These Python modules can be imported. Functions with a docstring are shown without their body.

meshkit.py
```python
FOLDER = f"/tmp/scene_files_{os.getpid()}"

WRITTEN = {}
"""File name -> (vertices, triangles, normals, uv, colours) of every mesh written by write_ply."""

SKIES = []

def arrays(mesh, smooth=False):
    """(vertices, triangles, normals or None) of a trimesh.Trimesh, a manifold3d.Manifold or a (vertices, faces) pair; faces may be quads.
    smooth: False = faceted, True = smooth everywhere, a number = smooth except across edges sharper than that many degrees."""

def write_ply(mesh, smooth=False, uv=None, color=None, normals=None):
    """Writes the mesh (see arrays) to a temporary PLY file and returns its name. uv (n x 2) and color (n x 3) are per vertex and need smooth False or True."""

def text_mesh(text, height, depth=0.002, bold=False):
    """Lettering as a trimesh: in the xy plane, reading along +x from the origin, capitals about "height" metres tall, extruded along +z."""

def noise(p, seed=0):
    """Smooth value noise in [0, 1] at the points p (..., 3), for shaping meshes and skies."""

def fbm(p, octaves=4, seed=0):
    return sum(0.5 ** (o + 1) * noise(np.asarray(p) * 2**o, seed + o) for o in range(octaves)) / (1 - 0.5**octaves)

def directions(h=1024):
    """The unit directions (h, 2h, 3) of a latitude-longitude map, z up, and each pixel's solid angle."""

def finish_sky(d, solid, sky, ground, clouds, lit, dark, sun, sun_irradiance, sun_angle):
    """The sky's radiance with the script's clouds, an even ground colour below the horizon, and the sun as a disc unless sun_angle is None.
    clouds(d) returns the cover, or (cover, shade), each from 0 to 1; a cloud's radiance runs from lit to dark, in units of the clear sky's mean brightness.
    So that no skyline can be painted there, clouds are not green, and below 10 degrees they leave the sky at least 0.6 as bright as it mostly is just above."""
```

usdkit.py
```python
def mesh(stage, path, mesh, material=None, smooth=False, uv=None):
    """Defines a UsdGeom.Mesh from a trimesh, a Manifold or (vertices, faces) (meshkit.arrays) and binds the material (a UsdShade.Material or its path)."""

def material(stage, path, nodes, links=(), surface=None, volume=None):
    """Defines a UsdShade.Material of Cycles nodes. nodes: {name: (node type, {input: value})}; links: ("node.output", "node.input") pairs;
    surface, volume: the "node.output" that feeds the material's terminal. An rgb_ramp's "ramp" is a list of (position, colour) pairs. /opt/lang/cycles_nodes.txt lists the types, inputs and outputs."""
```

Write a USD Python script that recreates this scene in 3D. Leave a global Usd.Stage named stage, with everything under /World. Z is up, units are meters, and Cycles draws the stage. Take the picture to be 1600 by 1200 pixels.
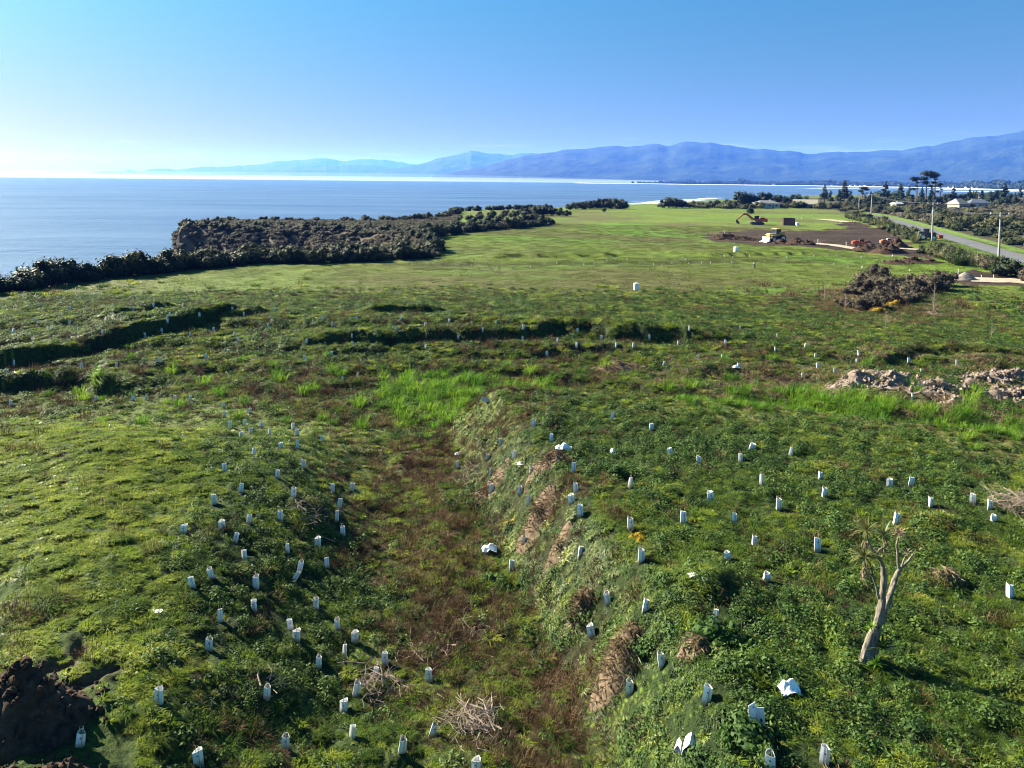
import math, random
import numpy as np, trimesh, shapely, manifold3d
from shapely.geometry import Polygon, LineString
import usdkit, meshkit
from pxr import Usd, UsdGeom, UsdLux, UsdShade, Sdf, Gf, Vt

stage = Usd.Stage.CreateInMemory()
UsdGeom.SetStageUpAxis(stage, UsdGeom.Tokens.z)
UsdGeom.SetStageMetersPerUnit(stage, 1.0)
UsdGeom.Xform.Define(stage, '/World')
UsdGeom.Scope.Define(stage, '/World/Looks')
rng = np.random.default_rng(7)
random.seed(7)

# ------------------------------------------------------------------ camera, sky, sun, exposure
V0 = 341.0                    # the lens is shifted down: its axis meets the picture at this row (of 1200)
PITCH, ROLL, FPX, EYE = math.radians(3.0), math.radians(0.545), 1151.0, np.array([0.0, 0.0, 15.0])
EXPOSURE = 2.1
SUN_ELEV, SUN_ROT = math.radians(30.0), math.radians(-60.0)
SUN_INT, SKY_STRENGTH = 1.25, 0.05
SKY_LOW, SKY_HIGH = (0.30, 0.222, 0.195), (0.180, 0.52, 0.58)      # the clear air's tint low and high in the sky
HAZE_DENSITY, HAZE_COLOR = 0.55e-4, (0.06, 0.20, 1.0)
SEA = -12.0

_F0 = np.array([0, math.cos(PITCH), -math.sin(PITCH)]); _R0 = np.array([1.0, 0, 0]); _U0 = np.array([0, math.sin(PITCH), math.cos(PITCH)])
CR = math.cos(ROLL) * _R0 + math.sin(ROLL) * _U0
CU = -math.sin(ROLL) * _R0 + math.cos(ROLL) * _U0
cam = UsdGeom.Camera.Define(stage, '/World/camera')
cam.CreateHorizontalApertureAttr(36.0); cam.CreateVerticalApertureAttr(27.0)
cam.CreateFocalLengthAttr(36.0 * FPX / 1600); cam.CreateClippingRangeAttr(Gf.Vec2f(0.5, 200000.0))
cam.CreateExposureAttr(EXPOSURE); cam.CreateVerticalApertureOffsetAttr(-(600.0 - V0) * 36.0 / 1600)
m = np.eye(4); m[0, :3] = CR; m[1, :3] = CU; m[2, :3] = -_F0; m[3, :3] = EYE
cam.AddTransformOp().Set(Gf.Matrix4d(m.tolist()))

sundir = np.array([math.sin(SUN_ROT) * math.cos(SUN_ELEV), math.cos(SUN_ROT) * math.cos(SUN_ELEV), math.sin(SUN_ELEV)])
dome = UsdLux.DomeLight.Define(stage, '/World/sky')
dome.CreateIntensityAttr(1.0)
skymat = usdkit.material(stage, '/World/Looks/sky', {
    's': ('sky_texture', {'sky_type': 'single_scattering', 'sun_disc': False, 'sun_elevation': SUN_ELEV, 'sun_rotation': SUN_ROT, 'altitude': 20.0, 'air_density': 1.0, 'aerosol_density': 1.3, 'ozone_density': 3.0}),
    'g': ('texture_coordinate', {}), 'x': ('separate_xyz', {}), 'z': ('map_range', {'from_min': 0.0, 'from_max': 0.30, 'clamp': True}),
    'k': ('mix', {'fac': 0.0, 'color1': SKY_LOW, 'color2': SKY_HIGH}), 'h': ('mix', {'mix_type': 'multiply', 'fac': 1.0}),
    'mp': ('mapping', {'scale': (5.0, 5.0, 60.0)}), 'n': ('noise_texture', {'scale': 1.6, 'detail': 5.0, 'roughness': 0.55}), 'nr': ('map_range', {'from_min': 0.56, 'from_max': 0.74, 'clamp': True}),
    'el': ('rgb_ramp', {'ramp': [(0.0, (0, 0, 0)), (0.012, (0, 0, 0)), (0.026, (1, 1, 1)), (0.040, (.6, .6, .6)), (0.062, (0, 0, 0)), (1.0, (0, 0, 0))]}), 'cm': ('math', {'math_type': 'multiply'}), 'cs': ('math', {'math_type': 'multiply', 'value2': 0.5}),
    'c': ('mix', {'color2': (4.4, 4.5, 4.7)}), 'b': ('background_shader', {'strength': SKY_STRENGTH})},
    [('g.generated', 'x.vector'), ('x.z', 'z.value'), ('z.result', 'k.fac'), ('s.color', 'h.color1'), ('k.color', 'h.color2'), ('g.generated', 'mp.vector'), ('mp.vector', 'n.vector'), ('n.fac', 'nr.value'), ('x.z', 'el.fac'),
     ('nr.result', 'cm.value1'), ('el.color', 'cm.value2'), ('cm.value', 'cs.value1'), ('cs.value', 'c.fac'), ('h.color', 'c.color1'), ('c.color', 'b.color')], surface='b.background')
UsdShade.MaterialBindingAPI.Apply(dome.GetPrim()).Bind(skymat)
dome.GetPrim().SetCustomDataByKey('kind', 'structure')
sun = UsdLux.DistantLight.Define(stage, '/World/sun')
sun.CreateIntensityAttr(SUN_INT); sun.CreateAngleAttr(0.5); sun.CreateNormalizeAttr(True); sun.CreateColorAttr(Gf.Vec3f(1.0, 0.95, 0.82))
zax = sundir; xax = np.cross([0, 0, 1.0], zax); xax /= np.linalg.norm(xax); yax = np.cross(zax, xax)
sm = np.eye(4); sm[0, :3] = xax; sm[1, :3] = yax; sm[2, :3] = zax
sun.AddTransformOp().Set(Gf.Matrix4d(sm.tolist()))

# ------------------------------------------------------------------ helpers
def ray(u, v):
    d = _F0 + (u - 800.0) / FPX * CR - (v - V0) / FPX * CU
    return d
def P(u, v, z=0.0):
    d = ray(u, v); t = (z - EYE[2]) / d[2]
    return EYE + t * d
def PL(pts, z=0.0):
    return np.array([P(u, v, z)[:2] for u, v in pts])
def smooth(a, b, x):
    t = np.clip((x - a) / (b - a), 0, 1); return t * t * (3 - 2 * t)
def fbm2(x, y, s, o=4, seed=0):
    return meshkit.fbm(np.stack([x * s, y * s, np.full_like(x, 0.37 + seed)], -1), o, seed) - 0.5
def seg(x, y, line):
    """unsigned distance, signed side (left of travel +), and position along (m) of points to a polyline"""
    best = np.full(x.shape, 1e18); side = np.zeros_like(best); along = np.zeros_like(best); acc = 0.0
    for (ax, ay), (bx, by) in zip(line[:-1], line[1:]):
        dx, dy = bx - ax, by - ay; L = math.hypot(dx, dy)
        t = np.clip(((x - ax) * dx + (y - ay) * dy) / (L * L), 0, 1)
        qx, qy = x - ax - t * dx, y - ay - t * dy
        d = np.hypot(qx, qy); c = (dx * qy - dy * qx) / L
        k = d < best
        best = np.where(k, d, best); side = np.where(k, c, side); along = np.where(k, acc + t * L, along); acc += L
    return best, np.sign(side) * best, along, acc

_used = {}
def free(name, parent='/World'):
    k = (parent, name); n = _used.get(k, 0); _used[k] = n + 1
    return f'{parent}/{name}' if n == 0 else f'{parent}/{name}_{n:03d}'
def tag(prim, label=None, cat=None, group=None, kind=None):
    for k, v in (('label', label), ('category', cat), ('group', group), ('kind', kind)):
        if v: prim.SetCustomDataByKey(k, v)
    return prim
def setmesh(path, v, f, mat, sm=False, tint=None):
    usdkit.mesh(stage, path, (v, f), mat, smooth=sm)
    pr = stage.GetPrimAtPath(path)
    if tint is not None:
        UsdGeom.PrimvarsAPI(pr).CreatePrimvar('tint', Sdf.ValueTypeNames.Color3fArray, 'vertex').Set(Vt.Vec3fArray.FromNumpy(np.asarray(tint, np.float32)))
    return pr
def obj(name, mesh, mat, parent='/World', sm=False, tint=None, **k):
    path = free(name, parent)
    if isinstance(mesh, (tuple, list)): v, f = mesh
    else:
        v, f, _ = meshkit.arrays(mesh)
    return tag(setmesh(path, v, f, mat, sm, tint), **k)
def xform(name, loc=(0, 0, 0), rz=0.0, sc=1.0, tilt=(0, 0), path=None, **k):
    p = path or free(name)
    x = UsdGeom.Xform.Define(stage, p)
    place(x, loc, rz, sc, tilt)
    return tag(x.GetPrim(), **k)
def place(x, loc, rz=0.0, sc=1.0, tilt=(0, 0)):
    cz, sz = math.cos(rz), math.sin(rz)
    R = np.array([[cz, -sz, 0], [sz, cz, 0], [0, 0, 1]])
    cx, sx = math.cos(tilt[0]), math.sin(tilt[0]); cy, sy = math.cos(tilt[1]), math.sin(tilt[1])
    R = np.array([[1, 0, 0], [0, cx, -sx], [0, sx, cx]]) @ np.array([[cy, 0, sy], [0, 1, 0], [-sy, 0, cy]]) @ R
    S = np.diag(np.broadcast_to(sc, 3)); A = R @ S
    M = np.eye(4); M[:3, :3] = A.T; M[3, :3] = loc
    x.AddTransformOp().Set(Gf.Matrix4d(M.tolist()))
def kind_prim(name):
    return stage.CreateClassPrim(f'/World/{name}_kind').GetPath()
def copy(kindpath, name, loc, rz=0.0, sc=1.0, tilt=(0, 0), **k):
    pr = xform(name, loc, rz, sc, tilt, **k)
    pr.GetReferences().AddInternalReference(kindpath); pr.SetInstanceable(True)
    return pr
def box(sx, sy, sz, at=(0, 0, 0), rot=None, bev=0.0):
    if bev:
        r = bev; s = manifold3d.Manifold.sphere(r, 8)
        m_ = manifold3d.Manifold.batch_hull([s.translate([a * (sx / 2 - r), b * (sy / 2 - r), c * (sz / 2 - r)]) for a in (-1, 1) for b in (-1, 1) for c in (-1, 1)])
        mm = m_.to_mesh(); t = trimesh.Trimesh(mm.vert_properties[:, :3], mm.tri_verts, process=False)
    else: t = trimesh.creation.box([sx, sy, sz])
    if rot is not None: t.apply_transform(trimesh.transformations.euler_matrix(*rot))
    t.apply_translation(at); return t
def bar(a, b, r, r2=None, n=8):
    a, b = np.asarray(a, float), np.asarray(b, float); L = np.linalg.norm(b - a)
    t = trimesh.creation.cylinder(radius=1.0, height=L, sections=n)
    v = t.vertices.copy(); k = (v[:, 2] / L + .5); v[:, :2] *= (r + ((r if r2 is None else r2) - r) * k)[:, None]
    t.vertices = v; t.apply_transform(trimesh.geometry.align_vectors([0, 0, 1], (b - a) / L)); t.apply_translation((a + b) / 2); return t
def cat(ms): return trimesh.util.concatenate(ms)
def hull(pts_r, seg_=10):
    return manifold3d.Manifold.batch_hull([manifold3d.Manifold.sphere(r, seg_).translate(list(map(float, p))) for p, r in pts_r])
def mtrim(m_):
    mm = m_.to_mesh(); return trimesh.Trimesh(mm.vert_properties[:, :3], mm.tri_verts, process=False)
def tubepath(pts, rad, n=6):
    pts = np.asarray(pts, float); rad = np.broadcast_to(rad, len(pts)); v = []; f = []
    tan = np.gradient(pts, axis=0); tan /= np.linalg.norm(tan, axis=1)[:, None]
    ref = np.array([0.3, 0.9, 0.2])
    for i, (p, t, r) in enumerate(zip(pts, tan, rad)):
        a = np.cross(t, ref); a /= np.linalg.norm(a); b = np.cross(t, a)
        for k in range(n):
            w = 2 * math.pi * k / n; v.append(p + r * (math.cos(w) * a + math.sin(w) * b))
    for i in range(len(pts) - 1):
        for k in range(n):
            p0, p1 = i * n + k, i * n + (k + 1) % n
            f += [[p0, p1, p1 + n], [p0, p1 + n, p0 + n]]
    for s, o in ((0, 1), ((len(pts) - 1) * n, -1)):
        for k in range(1, n - 1): f.append([s, s + k + 1, s + k][::o] if o == 1 else [s, s + k, s + k + 1])
    return trimesh.Trimesh(np.array(v), np.array(f), process=False)

# ------------------------------------------------------------------ materials
def mat(name, nodes, links, surface=None, volume=None):
    return usdkit.material(stage, f'/World/Looks/{name}', nodes, links, surface=surface, volume=volume)
def plain(name, color, rough=0.6, metal=0.0, var=0.25, scale=3.0, spec=0.5, bump=0.0):
    c = np.array(color, float)
    n = {'tc': ('texture_coordinate', {}), 'n': ('noise_texture', {'scale': scale, 'detail': 5.0, 'roughness': 0.6}),
         'r': ('rgb_ramp', {'ramp': [(0.3, c * (1 - var)), (0.7, np.minimum(c * (1 + var), 1))]}),
         'p': ('principled_bsdf', {'roughness': rough, 'metallic': metal, 'specular_ior_level': spec})}
    l = [('tc.object', 'n.vector'), ('n.fac', 'r.fac'), ('r.color', 'p.base_color')]
    if bump:
        n['b'] = ('bump', {'strength': bump, 'distance': 0.03}); l += [('n.fac', 'b.height'), ('b.normal', 'p.normal')]
    return mat(name, n, l, surface='p.BSDF')
def leafmat(name, dark, mid, light, scale=0.35, trans=0.35, rough=0.55, rvar=0.5):
    """leaf colour varies with place (patches a few metres wide) and from clump to clump"""
    n = {'g': ('geometry', {}), 'n': ('noise_texture', {'scale': scale, 'detail': 4.0, 'roughness': 0.65}),
         'n2': ('noise_texture', {'scale': scale * 9, 'detail': 2.0}),
         'o': ('object_info', {}), 'a': ('math', {'math_type': 'multiply_add', 'value2': rvar, 'value3': -rvar / 2}), 'a2': ('math', {'math_type': 'multiply_add', 'value2': 0.5, 'value3': -0.25}),
         's': ('math', {'math_type': 'add'}), 's2': ('math', {'math_type': 'add'}),
         'r': ('rgb_ramp', {'ramp': [(0.2, dark), (0.5, mid), (0.8, light)]}),
         'p': ('principled_bsdf', {'roughness': rough, 'specular_ior_level': 0.2}), 't': ('translucent_bsdf', {}), 'm': ('mix_closure', {'fac': trans})}
    l = [('g.position', 'n.vector'), ('g.position', 'n2.vector'), ('o.random', 'a.value1'), ('n2.fac', 'a2.value1'), ('n.fac', 's.value1'), ('a.value', 's.value2'), ('s.value', 's2.value1'), ('a2.value', 's2.value2'), ('s2.value', 'r.fac'),
         ('r.color', 'p.base_color'), ('r.color', 't.color'), ('p.BSDF', 'm.closure1'), ('t.BSDF', 'm.closure2')]
    return mat(name, n, l, surface='m.closure')
# ------------------------------------------------------------------ sea
seamat = mat('sea_water', {
    'g': ('geometry', {}), 'mp': ('mapping', {'scale': (0.022, 0.085, 0.1), 'rotation': (0, 0, 0.35)}),
    'n': ('noise_texture', {'scale': 1.0, 'detail': 7.0, 'roughness': 0.62}), 'mp2': ('mapping', {'scale': (0.004, 0.012, 0.01), 'rotation': (0, 0, 0.2)}), 'n2': ('noise_texture', {'scale': 1.0, 'detail': 4.0}),
    'b': ('bump', {'strength': 0.75, 'distance': 4.0}), 'r': ('rgb_ramp', {'ramp': [(0.35, (0.04, 0.065, 0.115)), (0.65, (0.08, 0.12, 0.18))]}),
    'p': ('principled_bsdf', {'roughness': 0.22, 'ior': 1.33})},
    [('g.position', 'mp.vector'), ('mp.vector', 'n.vector'), ('g.position', 'mp2.vector'), ('mp2.vector', 'n2.vector'), ('n.fac', 'b.height'), ('n2.fac', 'r.fac'), ('r.color', 'p.base_color'), ('b.normal', 'p.normal')], surface='p.BSDF')
a = np.linspace(0, 2 * math.pi, 97)[:-1]; rr = [0, 300, 1500, 6000, 20000, 44000]
sv = [[0, 0, SEA]] + [[r * math.cos(t), r * math.sin(t), SEA] for r in rr[1:] for t in a]
sf = [[0, 1 + k, 1 + (k + 1) % 96] for k in range(96)]
for i in range(len(rr) - 2):
    o = 1 + i * 96
    for k in range(96):
        k2 = (k + 1) % 96; sf += [[o + k, o + 96 + k, o + 96 + k2], [o + k, o + 96 + k2, o + k2]]
obj('sea', (np.array(sv), np.array(sf)), seamat, kind='structure')

# ------------------------------------------------------------------ mountain ranges
def forest_rock(name, c1, c2, s):
    return mat(name, {'g': ('geometry', {}), 'n': ('noise_texture', {'scale': s, 'detail': 6.0, 'roughness': 0.6}), 'r': ('rgb_ramp', {'ramp': [(0.35, c1), (0.7, c2)]}), 'n2': ('noise_texture', {'scale': s * 2.2, 'detail': 5.0, 'roughness': .65}), 'b': ('bump', {'strength': 0.8, 'distance': 90.0}), 'p': ('principled_bsdf', {'roughness': 0.9, 'specular_ior_level': 0.1})},
               [('g.position', 'n2.vector'), ('n2.fac', 'b.height'), ('b.normal', 'p.normal'), ('g.position', 'n.vector'), ('n.fac', 'r.fac'), ('r.color', 'p.base_color')], surface='p.BSDF')
bushmat = forest_rock('mountain_bush', (0.008, 0.018, 0.012), (0.028, 0.042, 0.022), 0.002)
def mountain(name, prof, D, depth, seed, spur=0.25):
    prof = np.array(prof, float); us = np.linspace(prof[0, 0], prof[-1, 0], 420); vs = np.interp(us, prof[:, 0], prof[:, 1])
    vs = vs + (meshkit.fbm(np.stack([us * .05, us * 0, us * 0], -1), 4, seed) - .5) * 5.0
    T = np.linspace(-1, 1, 60); V = np.zeros((len(us), len(T), 3))
    for i, (u, v) in enumerate(zip(us, vs)):
        d = ray(u, v); h = math.hypot(d[0], d[1]); el = d[2] / h; dx, dy = d[0] / h, d[1] / h
        zc = EYE[2] + D * el - SEA
        w = D * 1.0 + T * depth
        V[i, :, 0] = dx * w; V[i, :, 1] = dy * w
        n = meshkit.fbm(np.stack([V[i, :, 0] / 1500, V[i, :, 1] / 1500, np.full(len(T), seed * 3.1)], -1), 5, seed) - .5
        n2 = meshkit.fbm(np.stack([V[i, :, 0] / 500, V[i, :, 1] / 500, np.full(len(T), seed * 1.7)], -1), 4, seed + 9) - .5
        shp = np.clip(1 - np.abs(T) ** 1.15, 0, 1)
        V[i, :, 2] = SEA - 0.5 + max(zc, 5) * np.clip(shp + (n * 1.1 + n2 * .55) * spur * 4 * shp * (1 - shp), 0, 1)
    nu, nt = len(us), len(T); I = np.arange(nu * nt).reshape(nu, nt)
    f = np.stack([I[:-1, :-1], I[1:, :-1], I[1:, 1:], I[:-1, 1:]], -1).reshape(-1, 4)
    obj(name, (V.reshape(-1, 3), f), bushmat, sm=True, kind='structure')
mountain('mountain_range', [(676, 276), (700, 270), (760, 258), (800, 247), (850, 239), (900, 232), (960, 229), (1000, 228), (1030, 225), (1045, 228), (1070, 222), (1110, 223), (1150, 229), (1200, 234), (1270, 239), (1330, 236), (1400, 234), (1450, 228), (1500, 218), (1550, 212), (1600, 205), (1720, 192), (1900, 200), (2200, 230)], 14000, 4200, 3, .42)
mountain('far_mountain_range', [(560, 272), (620, 263), (660, 255), (700, 243), (735, 236), (770, 238), (800, 241), (830, 239), (880, 246), (950, 250)], 24000, 4000, 5)
mountain('farthest_mountain_range', [(140, 269), (230, 265), (300, 262), (350, 260), (400, 257), (440, 252), (480, 248), (510, 247), (530, 251), (560, 250), (600, 250), (640, 255), (700, 262), (740, 266)], 34000, 4500, 8)
mountain('hazy_foothills', [(330, 271), (420, 266), (500, 261), (550, 257), (590, 259), (640, 264), (700, 268), (760, 270)], 28000, 3000, 11)

# ------------------------------------------------------------------ air: even haze, and the low mist bank on the water before the ranges
def volmat(name, color, density, g):
    return mat(name, {'v': ('principled_volume', {'color': color, 'density': density, 'anisotropy': g, 'absorption_color': (1.0, 1.0, 1.0)})}, [], volume='v.volume')
hz = trimesh.creation.box([92000, 92000, 1120 - (SEA - 1)]); hz.apply_translation([0, 0, (1120 + SEA - 1) / 2])
obj('haze', hz, volmat('haze_air', HAZE_COLOR, HAZE_DENSITY, 0.1), label='pale blue air over the sea and towards the mountains', cat='haze', kind='stuff')
def mist(top, x0, x1, y0, y1, seed, dens, name):
    nx, ny = 90, 14; X, Y = np.meshgrid(np.linspace(x0, x1, nx), np.linspace(y0, y1, ny), indexing='ij')
    ex = np.minimum(smooth(0, .12, (X - x0) / (x1 - x0)), smooth(0, .3, (x1 - X) / (x1 - x0))) * smooth(0, .25, (Y - y0) / (y1 - y0)) * smooth(0, .2, (y1 - Y) / (y1 - y0))
    Z = SEA + 1 + .5 + (top - SEA) * ex * (0.8 + .5 * (fbm2(X, Y, 1 / 2600, 3, seed)))
    I = np.arange(nx * ny).reshape(nx, ny); Q = lambda A: np.stack([A[:-1, :-1], A[1:, :-1], A[1:, 1:], A[:-1, 1:]], -1).reshape(-1, 4)
    v = np.vstack([np.stack([X, Y, Z], -1).reshape(-1, 3), np.stack([X, Y, np.full_like(X, SEA + 1)], -1).reshape(-1, 3)]); N = nx * ny
    f = [Q(I), Q(I)[:, ::-1] + N]
    for e in (I[0], I[-1][::-1], I[:, 0][::-1], I[:, -1]):
        f.append(np.stack([e[:-1], e[1:], e[1:] + N, e[:-1] + N], -1))
    obj(name, (v, np.vstack(f)), volmat(name + '_air', (0.6, 0.78, 1.0), dens, 0.3), label='low white mist lying on the sea below the mountains' if top < 60 else 'thin upper veil of mist over the far bay', cat='mist', kind='stuff')
mist(50, -14000, 5200, 7400, 9600, 1, 1.7e-4, 'sea_mist')
mist(95, -15000, 4200, 7000, 9900, 2, 0.5e-4, 'upper_sea_mist')
# where the tree guards stand
# (u, v of the foot, kind letter, lean right in degrees)    p plain, q printed, s with seedling, b brown seedling, c crumpled, w wide, n narrow
NEARL = [(376, 769, 'p', 0), (459, 776, 'p', 4), (335, 787, 'q', -6), (346, 825, 'w', 0), (389, 818, 's', 0), (439, 812, 's', -4), (287, 833, 'w', 3), (368, 847, 'q', 14), (497, 852, 'w', 0), (450, 864, 'n', 0), (383, 874, 'p', -8), (468, 892, 'q', 10), (459, 905, 'p', 26), (332, 902, 'q', -8), (302, 917, 'q', -10), (401, 918, 'q', 0), (398, 954, 'q', -3), (345, 972, 'n', 0), (495, 949, 'p', -3), (455, 984, 'q', -8), (464, 1000, 'w', 0), (327, 1015, 's', 0), (497, 1043, 'b', 0), (250, 1098, 'q', 0), (417, 1090, 'b', 0), (125, 1165, 's', 2), (312, 1193, 'w', -10), (447, 1169, 's', 3),
         (520, 768, 'p', 0), (550, 767, 'q', 4), (530, 793, 'p', 6), (526, 813, 'n', 0), (536, 836, 'q', 0), (511, 885, 'p', -4), (528, 982, 'q', 0), (554, 1002, 'w', 0), (539, 1025, 'n', 6), (603, 1036, 'q', -3), (586, 1058, 'p', 8), (555, 1086, 'q', 6), (672, 1064, 'q', -4), (538, 1111, 'w', 0), (551, 1152, 'p', 6), (627, 1174, 'q', 4), (674, 1149, 's', 16), (745, 1204, 'w', 0),
         (350, 637, 'n', 0), (351, 652, 'q', 0), (360, 668, 's', 0), (382, 665, 'p', 5), (391, 646, 's', 0), (377, 684, 'w', 0), (392, 677, 'w', 0), (397, 712, 'p', 0), (352, 737, 'p', 0), (410, 669, 'p', -6), (459, 671, 'p', -5), (465, 681, 'q', -5), (421, 681, 'n', 0), (504, 690, 'p', -4), (439, 701, 'w', 0), (465, 700, 'n', 3), (474, 731, 'p', 0), (434, 747, 'q', 0)]
NEARR = [(769, 769, 'p', -6), (813, 772, 'p', -5), (826, 789, 'n', 0), (894, 786, 'w', -8), (820, 850, 'p', 0), (799, 890, 'q', 0), (900, 768, 'p', -4), (907, 805, 'q', -4), (985, 825, 'p', 0), (1067, 816, 'q', 0), (1110, 782, 'w', -6), (1216, 795, 'q', 0), (1147, 815, 's', 0), (1178, 852, 's', 0), (906, 869, 'p', 0), (1001, 877, 'q', 0), (1136, 873, 'c', 0), (1196, 906, 'c', 8), (951, 942, 'q', -8), (1007, 954, 'q', 6), (1116, 974, 'n', 4), (926, 992, 'w', -14), (1034, 1040, 'p', -5), (983, 1084, 's', 0), (1102, 1095, 'q', 3), (1203, 1199, 's', -2), (1287, 1191, 'q', 0),
         (1287, 775, 'q', 0), (1277, 860, 'q', 0), (1454, 791, 'p', 3), (1399, 817, 's', 8), (1519, 787, 'q', 0), (1546, 795, 's', 0), (1551, 813, 'c', 4), (1578, 932, 's', 0), (1234, 712, 'n', 14), (1281, 749, 'p', 0), (1389, 760, 'w', -4), (1422, 760, 'p', 4), (834, 665, 'q', 0), (862, 689, 'p', -5), (956, 656, 'n', 4), (1017, 672, 'w', 0), (1048, 712, 'w', -6), (1091, 725, 'q', 0), (1157, 721, 'q', 0), (1172, 704, 'w', 14), (896, 736, 'p', 0), (830, 741, 'q', 0), (804, 716, 'p', 0), (984, 762, 'n', 5), (1190, 758, 'n', 3), (783, 695, 'q', -4), (762, 719, 'p', -6), (715, 731, 'n', 0), (766, 744, 'n', 0)]
MIDR = [(1258, 543), (1211, 549), (1274, 559), (1277, 575), (1304, 583), (1254, 590), (1342, 555), (1339, 568), (1419, 567), (1494, 571), (1440, 584), (1329, 603), (1395, 600), (1442, 604), (1426, 623), (1589, 582), (1591, 615), (1214, 528)]
MIDC = [(817, 514), (902, 519), (940, 531), (1015, 529), (1077, 516), (1156, 515), (817, 532), (871, 535), (901, 542), (963, 542), (989, 543), (1059, 539), (1134, 538), (1129, 560), (1091, 561), (1037, 571), (855, 556), (1153, 575), (504, 500), (558, 501), (519, 510), (626, 501), (702, 504), (738, 509), (775, 507), (665, 511), (754, 518), (550, 527), (479, 536), (666, 545), (550, 541), (716, 529), (619, 517), (558, 590), (535, 596), (518, 556), (475, 562)]
MIDL = [(176, 480), (286, 480), (265, 494), (262, 504), (253, 519), (334, 518), (366, 525), (297, 526), (227, 526), (122, 518), (161, 522), (22, 570), (182, 574), (127, 575), (357, 553), (250, 566), (12, 584), (228, 625), (274, 626), (208, 626), (150, 627), (17, 634), (298, 626), (65, 479), (136, 484), (110, 484), (94, 496), (109, 507), (55, 504), (75, 516), (20, 520), (312, 494), (364, 485), (381, 495), (209, 484), (240, 480), (372, 534), (419, 512), (429, 487), (322, 560)]
FAR = [(1347, 403), (1307, 401), (1293, 403), (1230, 403), (1272, 401), (1131, 401), (1145, 403), (1394, 401), (1325, 418), (1347, 419), (1361, 420), (1382, 422), (1303, 414), (1144, 411), (1178, 413), (1260, 404), (1210, 403), (1421, 424), (1392, 422), (740, 407), (762, 405), (829, 419), (948, 409), (957, 404), (967, 409), (967, 416), (896, 415), (912, 415), (980, 407), (1021, 415), (1034, 416), (1072, 407), (1062, 407), (1076, 413), (1096, 412), (1110, 412), (1132, 402), (1171, 402), (1145, 411), (749, 422), (717, 417), (766, 421), (699, 414), (736, 417), (640, 411), (650, 412), (661, 412.5), (672, 413), (683, 413.5), (690, 414), (708, 415), (725, 416), (780, 420), (800, 419), (852, 414), (870, 413), (930, 412), (1000, 413), (1050, 413)]
FARTHEST = [(1247, 342), (1253, 341.5), (1259, 342), (1265, 342.5), (1271, 342.3), (1277, 343), (1240, 341.5), (1233, 340), (1284, 343), (1312, 331)]

def _mixed(l):      # in some of the guards a plant shows above the rim
    return [(u, v, {'p': 's', 'q': 'b'}[k] if k in 'pq' and i % 7 in (1, 4, 6) else k, a) for i, (u, v, k, a) in enumerate(l)]
NEARL, NEARR = _mixed(NEARL), _mixed(NEARR)
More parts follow.
